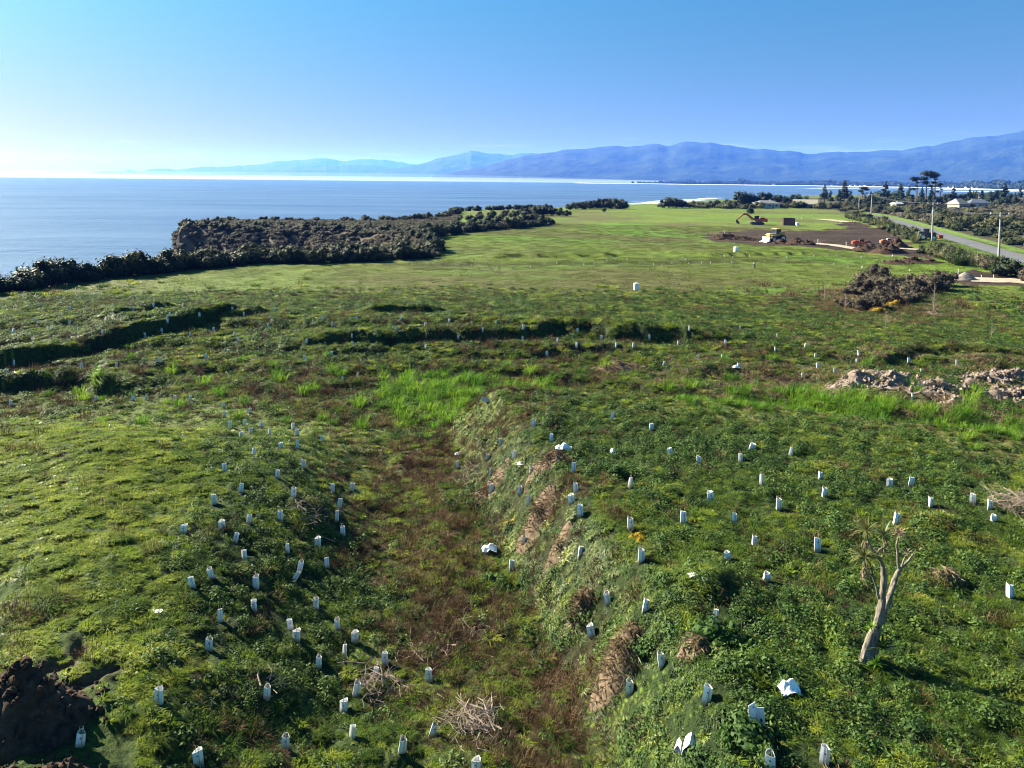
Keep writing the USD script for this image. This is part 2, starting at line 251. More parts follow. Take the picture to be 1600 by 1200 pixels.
# ------------------------------------------------------------------ the land: one height field
FLOOR = -1.2
VALLEY = PL([(628, 640), (640, 690), (668, 770), (700, 860), (735, 960), (768, 1060), (790, 1200), (800, 1420)], FLOOR)
CROSS = PL([(-700, 640), (-300, 628), (0, 614), (300, 612), (600, 622), (800, 640), (1000, 655), (1250, 680), (1600, 722), (2200, 800)], FLOOR)
LEFTCREST = PL([(336, 628), (352, 660), (365, 720), (352, 800), (330, 900), (300, 1000), (265, 1200)], 1.8)
SWALE = PL([(610, 417), (740, 412), (900, 411), (1020, 411), (1150, 407), (1300, 410), (1430, 424)], 0.0)
COAST = PL([(-1500, 700), (-700, 545), (-300, 494), (-100, 474), (0, 458), (100, 443), (200, 431), (300, 420), (368, 411), (374, 406), (440, 401), (520, 400), (600, 397), (648, 391), (664, 383),
            (640, 368), (560, 362), (470, 358), (400, 356), (330, 355), (286, 354), (290, 350), (340, 347), (450, 346), (560, 346.5), (640, 345), (690, 341), (704, 334), (716, 329), (790, 327), (860, 325), (900, 322), (985, 319.5), (1060, 318), (1090, 314), (1200, 309), (1300, 304.5), (1450, 300.5), (1700, 300), (2400, 312)], 0.0)
LAND = Polygon(np.vstack([COAST, [[900, 300], [900, -300], [-400, -300], [-400, 0]]])).buffer(0)
shapely.prepare(LAND)
ROAD = PL([(1345, 333.5), (1372, 338), (1390, 343), (1412, 349.5), (1459, 363), (1506, 377), (1553, 391), (1600, 405), (1700, 437), (1900, 510), (2300, 700)], 0.0)
TRACKS = [(PL([(1282, 342.5), (1302, 344.5), (1330, 347.5)]), 3.2), (PL([(1274, 380.5), (1300, 383), (1340, 389)]), 1.8), (PL([(1398, 388), (1420, 389), (1440, 390.5)]), 1.8), (PL([(1512, 436.5), (1560, 439), (1640, 443), (1720, 448)]), 3.0), (PL([(1445, 336.5), (1465, 335.5), (1486, 334)]), 3.0)]
SCARPS = [([(172, 522), (215, 514), (280, 502)], .8, 5), ([(-120, 590), (0, 575), (110, 560), (200, 541), (270, 528), (330, 517), (410, 507)], 1.25, 7), ([(-60, 598), (30, 590), (120, 587), (180, 595), (245, 599)], 1.2, 5),
          ([(385, 553), (470, 549), (560, 545), (660, 540), (760, 543), (870, 537), (960, 543), (1060, 550), (1160, 558), (1240, 566)], 1.0, 8), ([(560, 516), (640, 512), (700, 508)], .6, 5), ([(640, 556), (760, 560), (880, 556), (960, 560), (1040, 566)], .55, 4), ([(440, 585), (520, 592), (600, 590)], .5, 3),
          ([(340, 520), (420, 508)], .6, 4), ([(740, 408), (850, 406), (980, 406), (1000, 407)], .7, 6), ([(1080, 404), (1180, 403), (1300, 402)], .55, 6), ([(1340, 590), (1440, 578), (1560, 585), (1650, 590)], .5, 6)]
SCARPS = [(PL(p, -.4), h, w) for p, h, w in SCARPS]
MOUNDS = [(965, 1035, 1.0, .75), (1100, 1010, 1.1, .55), (905, 945, .7, .35), (850, 815, 1.0, .45), (868, 720, 1.2, .4), (885, 860, .7, .35), (1170, 1165, .8, .3), (600, 1110, 1.6, .5), (480, 800, 1.6, .35), (1470, 905, .7, .35), (470, 1190, 1.5, .3), (740, 1140, 1.4, .45), (420, 1060, 1.2, .3), (1380, 600, 4, .5), (1560, 590, 4, .6), (1480, 620, 3, .4)]
RUTS = [PL([(37, 1019), (58, 1011), (80, 1003)], 2.1), PL([(70, 1043), (112, 1030), (145, 1013), (178, 997)], 2.1), PL([(105, 1000), (118, 985), (125, 972)], 2.1)]
def terrain(x, y, fine=True):
    x = np.asarray(x, float); y = np.asarray(y, float)
    dv, sv_, av, _ = seg(x, y, VALLEY); dc, sc_, ac, _ = seg(x, y, CROSS)
    wob = fbm2(x, y, .09, 3, 5) * 5
    # valley running away from the camera between the paddock bank (left of it) and the right-hand mound
    left = sv_ > 0
    near = smooth(2, -3, sc_)                       # 1 on the camera's side of the cross valley
    hl = FLOOR + 3.4 * smooth(2.1, 5.3, dv + wob * .16)
    foot = 1.1 + 1.9 * smooth(38, 20, y)
    hr = FLOOR + 2.3 * smooth(foot, foot + 7.5, dv + wob * .28) + .5 * smooth(8, 16, dv) - .5 * smooth(16, 30, dv)
    hn = np.where(left, hl, hr)
    # the near side drops to the wet cross valley
    drop = np.where(left, smooth(1.5, 6.5, -sc_ + wob * .3), smooth(5.0, 19, -sc_ + wob * .5))
    hn = FLOOR + (hn - FLOOR) * np.clip(drop, 0, 1)
    sw = sc_ + fbm2(x, y, .07, 3, 14) * 9 + fbm2(x, y, .5, 3, 15) * 1.3
    hf = FLOOR + .6 * smooth(4, 22, sw) + .5 * (smooth(5.4, 6.4, sw) + smooth(11, 12, sw) + smooth(16.5, 17.6, sw)) - .66 * smooth(24, 60, sc_) + .25 * fbm2(x, y, .16, 3, 8) * smooth(3, 8, sc_) * (1 - smooth(22, 40, sc_)) * 2
    z = np.where(sc_ < 0, hn, hf)
    for ln, h, w in SCARPS:
        lo, hi = ln.min(0) - 14, ln.max(0) + 14
        k = (x > lo[0]) & (x < hi[0]) & (y > lo[1]) & (y < hi[1])
        if k.any():
            xx, yy = x[k], y[k]
            ww = 3.0 if ln[0][1] < 100 else .8; hv = 1 + .8 * fbm2(xx, yy, .13, 3, 19)
            d, s, a, L = seg(xx + fbm2(xx, yy, .35, 4, 3) * ww, yy + fbm2(xx, yy, .35, 4, 4) * ww, ln)
            end = smooth(0, .22 * L, a) * smooth(0, .22 * L, L - a)
            z[k] += end * h * hv * (smooth(-.25, .35, s) * np.exp(-np.maximum(s, 0) / w * 1.3) - .25 * smooth(-2.5, -.2, s) * (s < 0))
    d, s, a, L = seg(x, y, SWALE)
    z -= .7 * np.exp(-(d / 2.6) ** 2) * smooth(0, 12, a) * smooth(0, 12, L - a)
    for u, v, r, h in MOUNDS:
        c = P(u, v, .2); q = np.hypot(x - c[0], (y - c[1])) / r
        z += h * np.exp(-q ** 2 * 1.3) * (1 + .6 * fbm2(x, y, 1.6, 3, 11))
    # low undulation, then tussock relief that grows finer near the camera
    r = np.hypot(x, y)
    z += .45 * fbm2(x, y, .035, 3, 1) * smooth(60, 120, r)
    if fine:
        pad = left & (sc_ < -5) & (dv > 6)
        amp = np.where(pad, .26, .42) * (1 - .55 * smooth(75, 120, r))
        z += np.where(sc_ > -1, .75 * (.25 - np.abs(fbm2(x, y, .62, 4, 17))) * smooth(-1, 3, sc_) * (1 - smooth(24, 34, sc_)), 0)
        z += amp * fbm2(x, y, .9, 4, 2) + .42 * fbm2(x, y, 2.0, 3, 6) * (r < 80) + (.5 * fbm2(x, y, .35, 3, 9)) * (1 - .7 * pad) * (1 - smooth(80, 110, r))
    for ln, w in [(ROAD, 3.6)] + TRACKS:
        lo, hi = ln.min(0) - w - 5, ln.max(0) + w + 5; k = (x > lo[0]) & (x < hi[0]) & (y > lo[1]) & (y < hi[1])
        if k.any():
            t = smooth(w + 4, w, seg(x[k], y[k], ln)[0]); z[k] = z[k] * (1 - t)
    k = (y < 30) & (x < 0) & (y > 5)
    for ln in RUTS:
        if k.any(): z[k] -= .24 * np.exp(-(seg(x[k], y[k], ln)[0] / .17) ** 2)
    # coast: cliff outside the land
    far = (r > 60)
    if far.any():
        xf, yf = x[far], y[far]
        inside = shapely.contains_xy(LAND, xf, yf)
        dd = seg(xf, yf, COAST)[0]
        dd = np.where(inside, 0, dd)
        wcl = 5 + 16 * smooth(-96, -78, xf) * smooth(158, 166, yf) * smooth(242, 228, yf) * smooth(40, 0, xf)
        t = smooth(0, 1, dd / wcl + .35 * fbm2(xf, yf, .18, 3, 21) * (dd > 0))
        z[far] = z[far] * (1 - t) + (SEA - 3) * t
    return z
def tz(x, y): return float(ground(np.array([x]), np.array([y]))[0])
def ground(x, y):
    """height of the built ground, read from its grid"""
    r = np.log(np.clip(np.hypot(x, y), GR[0] + 1e-3, GR[-1] - 1e-3)); a = np.clip(np.arctan2(x, y), GA[0], GA[-1] - 1e-9); L = GLR
    i = np.clip(np.searchsorted(L, r) - 1, 0, len(L) - 2); j = np.clip(np.searchsorted(GA, a) - 1, 0, len(GA) - 2)
    s = (r - L[i]) / (L[i + 1] - L[i]); t = (a - GA[j]) / (GA[j + 1] - GA[j])
    return GZ[i, j] * (1 - s) * (1 - t) + GZ[i + 1, j] * s * (1 - t) + GZ[i, j + 1] * (1 - s) * t + GZ[i + 1, j + 1] * s * t
def at(u, v, off=0.0):
    """the point of the ground seen at a pixel of the photograph"""
    d = ray(u, v); t = np.linspace(10, 1400, 4000)
    if d[2] < -.02:
        tc = -EYE[2] / d[2]; t = np.linspace(tc * .7, tc * 1.15, 400)
    X = EYE + t[:, None] * d; g = ground(X[:, 0], X[:, 1]); k = np.nonzero(X[:, 2] < g)[0]
    i = k[0] if len(k) else len(t) - 1
    p = X[i]
    if i > 0:
        a0, a1 = X[i - 1, 2] - g[i - 1], X[i, 2] - g[i]; w = a0 / max(a0 - a1, 1e-9); p = X[i - 1] + (X[i] - X[i - 1]) * w
    return np.array([p[0], p[1], tz(p[0], p[1]) + off])
def ppm(p):
    """photograph pixels per metre at a point"""
    return FPX / float((np.asarray(p) - EYE) @ _F0)

# cover: which plants grow where.  Each region is a polygon on the ground with the share of each kind of cover.
KINDS = ['paddock', 'rank', 'bramble', 'brown', 'straw', 'rush']
REG = [  # (polygon, z, shares paddock rank bramble brown straw rush)
    ([(-900, 470), (2400, 470), (2400, 640), (1250, 640), (800, 610), (-900, 600)], 0, (.30, .40, .22, .08, 0, 0)),          # far bank
    ([(1245, 472), (1325, 455), (1480, 468), (1470, 492), (1410, 505), (1290, 505)], 0, (.03, .10, .04, .50, .33, 0)),
    ([(-900, 592), (0, 600), (600, 595), (1200, 625), (2400, 700), (2400, 900), (1600, 760), (1150, 690), (700, 690), (330, 625), (-900, 650)], -1.2, (.14, .36, .12, .34, .0, .04)),   # wet cross valley
    ([(440, 575), (560, 582), (700, 590), (560, 600), (440, 600)], -1, (.05, .35, .2, .35, .05, 0)),
    ([(670, 568), (820, 568), (1000, 580), (990, 600), (800, 592), (660, 582)], -1, (.05, .2, 0, .7, .05, 0)),
    ([(1030, 610), (1200, 590), (1600, 640), (1700, 690), (1480, 680), (1330, 655), (1060, 650)], -1, (.03, .14, .02, .23, .58, 0)),
    ([(240, 600), (380, 596), (420, 604), (300, 612)], -1, (.1, .1, 0, .5, .3, 0)),
    ([(560, 612), (700, 606), (800, 618), (960, 636), (950, 655), (800, 640), (640, 640)], -1.2, (.10, .28, .12, .04, 0, .46)),
    ([(1010, 668), (1090, 650), (1250, 645), (1380, 672), (1500, 690), (1640, 700), (1700, 770), (1560, 762), (1440, 722), (1240, 690), (1100, 690)], -1.2, (.04, .04, 0, .03, .11, .78)),
    ([(-500, 640), (0, 632), (335, 626), (352, 680), (345, 760), (300, 860), (262, 960), (195, 1080), (150, 1210), (100, 1500), (-700, 1500), (-700, 700)], 1.8, (.9, .08, 0, .02, 0, 0)),     # left paddock
    ([(335, 626), (410, 640), (500, 685), (560, 750), (592, 850), (610, 960), (660, 1080), (690, 1210), (700, 1500), (100, 1500), (150, 1210), (195, 1080), (262, 960), (300, 860), (345, 760), (352, 680)], .8, (.16, .46, .34, .04, 0, 0)),  # paddock bank
    ([(560, 690), (740, 690), (705, 760), (760, 840), (800, 900), (870, 960), (930, 1060), (980, 1210), (990, 1500), (690, 1500), (690, 1210), (660, 1080), (610, 960), (592, 850), (575, 770)], -1.2, (.28, .11, .02, .56, .03, 0)),  # valley bed
    ([(590, 690), (720, 695), (690, 770), (620, 800), (590, 760)], -1.2, (.12, .13, 0, .7, .05, 0)),
    ([(650, 960), (840, 940), (930, 1060), (960, 1210), (720, 1210), (680, 1080)], -1.2, (.12, .22, .04, .58, .04, 0)),
    ([(700, 730), (780, 680), (900, 665), (900, 760), (905, 860), (960, 960), (1000, 1060), (930, 1060), (870, 960), (800, 900), (760, 840)], -.2, (.10, .22, .46, .20, .02, 0)),  # mound's left flank
    ([(900, 660), (1150, 690), (1450, 722), (1640, 780), (2200, 900), (2200, 1500), (990, 1500), (1000, 1060), (960, 960), (905, 860)], .8, (.16, .32, .48, .04, 0, 0)),   # right mound
    ([(1290, 600), (1420, 580), (1600, 580), (1640, 640), (1400, 630)], -.4, (.03, .25, .36, .08, .28, 0)),
]
REGP = [(Polygon(PL(p, z)).buffer(0), np.array(s)) for p, z, s in REG]
for p, _ in REGP: shapely.prepare(p)
def cover(x, y):
    """shares of each kind (n x 6), and whether the point lies in the finely planted foreground"""
    r_ = np.random.default_rng(3); k_ = np.hypot(x, y) * .035
    wx = x + fbm2(x, y, .22, 3, 31) * 5.0 + r_.normal(0, 1, len(x)) * k_; wy = y + fbm2(x, y, .22, 3, 32) * 6.0 + r_.normal(0, 1, len(x)) * k_ * 1.6
    S = np.zeros((len(x), 6)); S[:, 0] = .88; S[:, 1] = .12; fg = np.zeros(len(x), bool)
    for p, s in REGP:
        k = shapely.contains_xy(p, wx, wy); S[k] = s; fg |= k
    # clumping: each kind has patches of its own
    for j in range(6):
        S[:, j] *= np.exp(7.0 * fbm2(x, y, .33, 4, 40 + j))
    return S / S.sum(1)[:, None], fg

SOILPOLY = Polygon(PL([(1098, 369), (1130, 363), (1200, 360.5), (1290, 362), (1318, 351), (1345, 349), (1400, 366), (1440, 392), (1462, 408), (1420, 404), (1340, 394), (1210, 384), (1105, 379)], 0))
BARE2 = Polygon(PL([(1470, 432), (1520, 424), (1560, 430), (1700, 440), (1700, 455), (1560, 449), (1500, 447)], 0))
COLS = np.array([[.095, .155, .022], [.055, .095, .020], [.028, .058, .014], [.070, .044, .022], [.21, .165, .095], [.085, .19, .018]])
def tints(x, y, z):
    S, fg = cover(x, y)
    c = S @ (COLS * .40)
    # upper pasture: broad drier and greener patches
    n1 = fbm2(x, y, .028, 4, 51); n2 = fbm2(x, y, .12, 3, 52); n3 = fbm2(x * .5, y, .05, 3, 53)
    up = np.array([.098, .138, .018]) * (1 + .9 * n2)[:, None]
    dry = smooth(-.07, .11, n1)[:, None]; lush = smooth(.06, .22, n3)[:, None]
    up = up * (1 - .75 * dry) + np.array([.080, .064, .027]) * .75 * dry
    up = up * (1 - .7 * lush) + np.array([.075, .18, .015]) * .7 * lush
    c = np.where(fg[:, None], c, up)
    r = np.hypot(x, y)
    soil = shapely.contains_xy(SOILPOLY, x + fbm2(x, y, .15, 5, 61) * 13, y + fbm2(x, y, .12, 5, 62) * 22) & (r > 100)
    soil |= shapely.contains_xy(BARE2, x + fbm2(x, y, .3, 3, 61) * 3, y + fbm2(x, y, .3, 3, 62) * 3)
    c = np.where(soil[:, None], np.array([.036, .023, .015]) * (1 + 1.6 * fbm2(x, y, .22, 4, 63) + 2.2 * fbm2(x * .22 + y * .1, y * 1.3 - x * .6, .35, 3, 64))[:, None], c)
    for ln in RUTS:
        k = np.exp(-(seg(x, y, ln)[0] / .28) ** 2)[:, None]; c = c * (1 - k) + np.array([.085, .062, .040]) * k
    d, s, a, L = seg(x, y, SWALE)
    k = (np.exp(-(d / 3.0) ** 2) * .8 * smooth(0, 15, a) * smooth(0, 15, L - a))[:, None]; c = c * (1 - k) + np.array([.055, .045, .022]) * k
    # coast slope below the edge: scrub-brown rock
    k = np.maximum(smooth(-1.5, -4, z), smooth(-2.5, 0.5, np.where(shapely.contains_xy(LAND, x, y), -1, 1) * np.where(r > 60, seg(x, y, COAST)[0], 9)) * (r > 60))[:, None]; c = c * (1 - k) + np.array([.085, .065, .045]) * k
    # grassy verge of the road
    # beyond the paddocks (right side bush floor)
    bush = shapely.contains_xy(BUSHPOLY, x, y)[:, None]; c = np.where(bush, np.array([.060, .054, .026]) * (1 + 1.2 * n2)[:, None], c)
    k = (smooth(7.5, 6.0, seg(x, y, ROAD)[0]))[:, None]; c = c * (1 - k) + np.array([.10, .155, .03]) * k
    return np.clip(c, .005, .6), soil
BUSHPOLY = Polygon(PL([(1370, 337), (1420, 348), (1510, 370), (1600, 393), (1900, 470), (2600, 640), (2600, 309), (1700, 301), (1450, 303), (1060, 318), (1060, 324), (1300, 326), (1320, 336)], 0))

GR = np.concatenate([np.geomspace(3, 12, 30)[:-1], np.geomspace(12, 120, 560)[:-1], np.geomspace(120, 1000, 220)]); GLR = np.log(GR)
GA = np.concatenate([np.linspace(-180, -48, 24)[:-1], np.linspace(-48, 48, 720), np.linspace(48, 180, 24)[1:]]) * math.pi / 180
def build_land():
    global GZ
    RR, AA = np.meshgrid(GR, GA, indexing='ij'); x, y = (RR * np.sin(AA)).ravel(), (RR * np.cos(AA)).ravel()
    z = terrain(x, y)
    c, soil = tints(x, y, z)
    z = z + np.where(soil & (np.hypot(x, y) > 100), .5 * fbm2(x, y, .5, 4, 71), 0)
    n, k = len(GR), len(GA); GZ = z.reshape(n, k); I = np.arange(n * k).reshape(n, k)
    f = np.stack([I[:-1, :-1], I[:-1, 1:], I[1:, 1:], I[1:, :-1]], -1).reshape(-1, 4)[:, ::-1]
    zz = z[f].max(1); f = f[zz > SEA - 2.9]                      # nothing under the sea
    use = np.unique(f); mp = np.full(n * k, -1); mp[use] = np.arange(len(use))
    return np.stack([x, y, z], -1)[use], mp[f], c[use]
landmat = mat('land', {
    'a': ('attribute', {'attribute': 'tint'}), 'g': ('geometry', {}), 'n': ('noise_texture', {'scale': 3.2, 'detail': 6.0, 'roughness': 0.7}), 'n2': ('noise_texture', {'scale': 0.45, 'detail': 5.0, 'roughness': 0.65}),
    'r': ('map_range', {'from_min': 0.3, 'from_max': 0.7, 'to_min': 0.45, 'to_max': 1.5}), 'r2': ('map_range', {'from_min': 0.3, 'from_max': 0.7, 'to_min': 0.7, 'to_max': 1.3}),
    'mm': ('math', {'math_type': 'multiply'}), 'cc': ('combine_color', {}), 'm': ('mix', {'mix_type': 'multiply', 'fac': 1.0}),
    'ad': ('math', {'math_type': 'add'}), 'b': ('bump', {'strength': 0.9, 'distance': 0.25}), 'p': ('principled_bsdf', {'roughness': 0.85, 'specular_ior_level': 0.15})},
    [('g.position', 'n.vector'), ('g.position', 'n2.vector'), ('n.fac', 'r.value'), ('n2.fac', 'r2.value'), ('r.result', 'mm.value1'), ('r2.result', 'mm.value2'), ('mm.value', 'cc.r'), ('mm.value', 'cc.g'), ('mm.value', 'cc.b'),
     ('a.color', 'm.color1'), ('cc.color', 'm.color2'), ('m.color', 'p.base_color'), ('n.fac', 'ad.value1'), ('n2.fac', 'ad.value2'), ('ad.value', 'b.height'), ('b.normal', 'p.normal')], surface='p.BSDF')
lv, lf, lc = build_land()
obj('ground', (lv, lf), landmat, sm=True, tint=lc, kind='structure')
# ------------------------------------------------------------------ ground cover: tufts scattered as instances
def blades(n, R, h, w, lean, seed, flop=0.0, wind=(0.0, 0.0)):
    r = np.random.default_rng(seed); V = []; F = []
    for i in range(n):
        q = R * math.sqrt(r.random()); a = r.random() * 6.283; b = np.array([q * math.cos(a), q * math.sin(a), -.03])
        d = a + r.normal(0, .7); L = h * r.uniform(.55, 1.15); ln = lean * r.uniform(.4, 1.4) * (.4 + q / R)
        o = np.array([math.cos(d), math.sin(d), 0]) * ln + np.array([wind[0], wind[1], 0]); s = np.array([-math.sin(d), math.cos(d), 0]) * w * r.uniform(.7, 1.3)
        mid = b + o * L * .45 + np.array([0, 0, L * .7]); tip = b + o * L * 1.25 + np.array([0, 0, L * (1.0 - flop * r.uniform(.5, 1.2))])
        k = len(V); V += [b - s * .6, b + s * .6, mid - s * .5, mid + s * .5, tip]; F += [[k, k + 1, k + 3], [k, k + 3, k + 2], [k + 2, k + 3, k + 4]]
    return np.array(V), np.array(F)
def leaves(n, R, h, w, seed, up=.6, hollow=.45):
    r = np.random.default_rng(seed)
    d = r.normal(size=(n, 3)); d[:, 2] = np.abs(d[:, 2]); d /= np.linalg.norm(d, axis=1)[:, None]; q = r.uniform(hollow, 1, n)
    c = d * q[:, None] * np.array([R, R, h]); nn = d * .7 + r.normal(size=(n, 3)) * .45 + np.array([0, 0, up]); nn /= np.linalg.norm(nn, axis=1)[:, None]
    t = np.cross(nn, r.normal(size=(n, 3))); t /= np.linalg.norm(t, axis=1)[:, None]; b = np.cross(nn, t); s = w * r.uniform(.6, 1.3, n)[:, None]
    V = np.stack([c - t * s, c - b * s * .55 + nn * s * .12, c + t * s, c + b * s * .55 + nn * s * .12], 1).reshape(-1, 3)
    k = np.arange(n)[:, None] * 4; F = np.vstack([k + np.array([0, 1, 2]), k + np.array([0, 2, 3])])
    return V, F
def join(ms):
    V, F, o = [], [], 0
    for v, f in ms: V.append(v); F.append(np.asarray(f) + o); o += len(v)
    return np.vstack(V), np.vstack(F)
G = {
    'paddock': leafmat('paddock_grass_leaf', (.085, .12, .012), (.19, .255, .022), (.30, .32, .055), .30, .45, .38),
    'rank': leafmat('rank_grass_leaf', (.030, .058, .008), (.082, .135, .015), (.165, .195, .032), .30, .4, .42),
    'bramble': leafmat('bramble_leaf', (.018, .042, .008), (.045, .092, .016), (.095, .145, .032), .5, .3, .6),
    'brown': leafmat('dead_stalk_leaf', (.042, .024, .012), (.085, .048, .024), (.14, .085, .042), .4, .15, .8),
    'straw': leafmat('straw_leaf', (.09, .062, .036), (.165, .12, .07), (.26, .20, .12), .5, .2, .8),
    'rush': leafmat('rush_leaf', (.035, .085, .007), (.085, .195, .012), (.18, .28, .02), .25, .45),
    'pasture': leafmat('pasture_leaf', (.098, .075, .029), (.092, .122, .017), (.14, .205, .020), .035, .4),
}
WIND = (.22, -.10)
PROTO = {
    'paddock': [blades(84, .12, .15, .015, .7, 10 + i, .4, WIND) for i in range(3)],
    'rank': [blades(88, .13, .17, .014, .75, 20 + i, .45, WIND) for i in range(3)],
    'bramble': [leaves(80, .24, .21, .034, 30 + i) for i in range(3)],
    'brown': [join([blades(46, .2, .22, .009, .45, 40 + i, .2), blades(10, .2, .38, .006, .25, 46 + i)]) for i in range(3)],
    'straw': [blades(66, .2, .20, .011, .75, 50 + i, .6, WIND) for i in range(3)],
    'rush': [blades(64, .16, .40, .011, .55, 60 + i, .35, WIND) for i in range(3)],
    'pasture': [blades(44, .25, .07, .02, 1.2, 70 + i, .4, WIND) for i in range(2)],
}
LABEL = {'paddock': ('paddock_grass', 'bright yellow-green clumpy paddock grass lit from behind by low sun', 'grass'),
         'rank': ('rank_grass', 'long mid-green unmown grass in clumps over the banks and mound', 'grass'),
         'bramble': ('bramble_cover', 'low dark green leafy bramble and weeds over the banks', 'brambles'),
         'brown': ('dead_weed_stalks', 'reddish brown dead weed stalks along the valley bed', 'dead weeds'),
         'straw': ('straw_grass', 'pale straw-coloured dead grass in the wet hollow and on heaps', 'dead grass'),
         'rush': ('rush_grass', 'vivid green rushes and reeds along the boggy hollow', 'rushes'),
         'pasture': ('pasture_grass', 'short green pasture on the far flat fields', 'grass')}
def quats(nrm, yaw):
    """rotation about z by yaw, then z turned to the normal; as (w, x, y, z)"""
    z = np.array([0, 0, 1.0]); c = np.cross(np.broadcast_to(z, nrm.shape), nrm); w = 1 + nrm[:, 2]
    q1 = np.concatenate([w[:, None], c], 1); q1 /= np.linalg.norm(q1, axis=1)[:, None]
    a, b = np.cos(yaw / 2), np.sin(yaw / 2)
    return np.stack([q1[:, 0] * a - q1[:, 3] * b, q1[:, 1] * a + q1[:, 2] * b, q1[:, 2] * a - q1[:, 1] * b, q1[:, 3] * a + q1[:, 0] * b], 1)
def instancer(kind, pos, nrm, sc, protos, material, meta, seed):
    name, label, c = meta; path = free(name); r = np.random.default_rng(seed)
    pi = UsdGeom.PointInstancer.Define(stage, path); tg = []
    for i, (v, f) in enumerate(protos):
        pp = f'{path}/clump' + (f'_{i:03d}' if i else ''); setmesh(pp, v, f, material); tg.append(Sdf.Path(pp))
    pi.CreatePrototypesRel().SetTargets(tg)
    n = len(pos); idx = r.integers(0, len(protos), n); q = quats(nrm, r.uniform(0, .9, n) - .45 if kind in ('paddock', 'rank', 'pasture', 'straw', 'rush') else r.uniform(0, 6.283, n))
    pi.CreateProtoIndicesAttr(Vt.IntArray.FromNumpy(idx.astype(np.int32)))
    pi.CreatePositionsAttr(Vt.Vec3fArray.FromNumpy(pos.astype(np.float32)))
    pi.CreateOrientationsAttr(Vt.QuathArray([Gf.Quath(float(a), float(b), float(c_), float(d)) for a, b, c_, d in q]))
    pi.CreateScalesAttr(Vt.Vec3fArray.FromNumpy(sc.astype(np.float32)))
    tag(pi.GetPrim(), label, c, kind='stuff')
def polar(n, r0, r1, half, seed):
    r = np.random.default_rng(seed); rad = np.sqrt(r.uniform(r0 * r0, r1 * r1, n)); a = r.uniform(-half, half, n)
    return rad * np.sin(a), rad * np.cos(a)
def normals(x, y, e=.6):
    zx = (ground(x + e, y) - ground(x - e, y)) / (2 * e); zy = (ground(x, y + e) - ground(x, y - e)) / (2 * e)
    n = np.stack([-zx * .7, -zy * .7, np.ones_like(x)], 1); return n / np.linalg.norm(n, axis=1)[:, None]
KEEPOUT = []      # (x, y, radius): bare spots, heaps
for u, v, r in ((55, 1130, 2.1), (120, 1180, 1.5), (5, 930, .6), (110, 1000, .5), (763, 625, .6), (748, 1140, .5)):
    c = at(u, v); KEEPOUT.append((c[0], c[1], r))
GUARDS = np.array([at(g[0], g[1])[:2] for L_ in (NEARL, NEARR, MIDR, MIDC, MIDL) for g in L_])
from scipy.spatial import cKDTree
def scatter():
    X, Y, Sz = [], [], []
    for n, r0, r1, s, seed in ((33000, 11.5, 46, 1.0, 1), (36000, 11.5, 40, .55, 4), (40000, 46, 100, 1.75, 2), (38000, 100, 250, 3.2, 3)):
        x, y = polar(n, r0, r1, math.radians(46), seed); X.append(x); Y.append(y); Sz.append(np.full(n, s))
    x, y, s = map(np.concatenate, (X, Y, Sz))
    S, fg = cover(x, y); r = np.random.default_rng(5); z = ground(x, y)
    pick = (S.cumsum(1) > r.random(len(x))[:, None]).argmax(1)
    inland = z > -1.9
    far = np.hypot(x, y) > 70
    inland &= ~(far & ~shapely.contains_xy(LAND.buffer(-1.0), x, y))
    for p in (SOILPOLY, BARE2, BUSHPOLY): inland &= ~(far & shapely.contains_xy(p.buffer(1), x, y))
    for cx, cy, cr in KEEPOUT: inland &= np.hypot(x - cx, y - cy) > cr * r.uniform(.7, 1.15, len(x))
    gd = cKDTree(GUARDS).query(np.stack([x, y], 1))[0]; inland &= gd > np.where(s < 1, .13, .24 + .1 * r.random(len(x)))
    for ln in RUTS: inland &= seg(x, y, ln)[0] > .22
    size = s * np.exp(r.normal(0, .33, len(x))) * (1.05 + 1.5 * fbm2(x, y, 1.1, 3, 81)); nr = normals(x, y)
    gap = fbm2(x, y, 1.5, 3, 83); inland &= ~((gap < -.06) & (s == 1.0) & (r.random(len(x)) < .6)); size *= 1 + .9 * np.clip(gap, -.2, .3)
    size = np.minimum(size, s * np.where(s > 1, 1.35, 1.7)); size *= np.where(gd < .7, .72, 1.0)
    for j, kind in enumerate(KINDS + ['pasture']):
        k = inland & ((fg & (pick == j)) if kind != 'pasture' else ~fg)
        if kind == 'pasture': hs = .8 * size
        else: hs = size * np.where(s > 1.5, 1.25 if kind == 'rush' else .9, 1.0)
        sc = np.stack([size, size, hs], 1)[k]
        instancer(kind, np.stack([x, y, z - .02], 1)[k], nr[k], sc, PROTO[kind], G[kind], LABEL[kind], 90 + j)
scatter()
# ------------------------------------------------------------------ road and tracks (sheets just above the levelled ground)
def strip(line, w, lift, step=3.0, rag=0.0, seed=0):
    ls = LineString(line); n = max(int(ls.length / step), 4); q = np.array([ls.interpolate(t, normalized=True).coords[0] for t in np.linspace(0, 1, n)])
    t = np.gradient(q, axis=0); t /= np.linalg.norm(t, axis=1)[:, None]; nn = np.stack([-t[:, 1], t[:, 0]], 1); r = np.random.default_rng(seed)
    m = 5; V = []
    for i in range(n):
        a, b = w * (1 + rag * r.normal()), w * (1 + rag * r.normal())
        for k in range(m):
            o = -a + (a + b) * k / (m - 1); p = q[i] + nn[i] * o; V.append([p[0], p[1], tz(*p) + lift + .05 * (1 - (o / w) ** 2)])
    I = np.arange(n * m).reshape(n, m); f = np.stack([I[:-1, :-1], I[1:, :-1], I[1:, 1:], I[:-1, 1:]], -1).reshape(-1, 4)[:, ::-1]
    return np.array(V), f
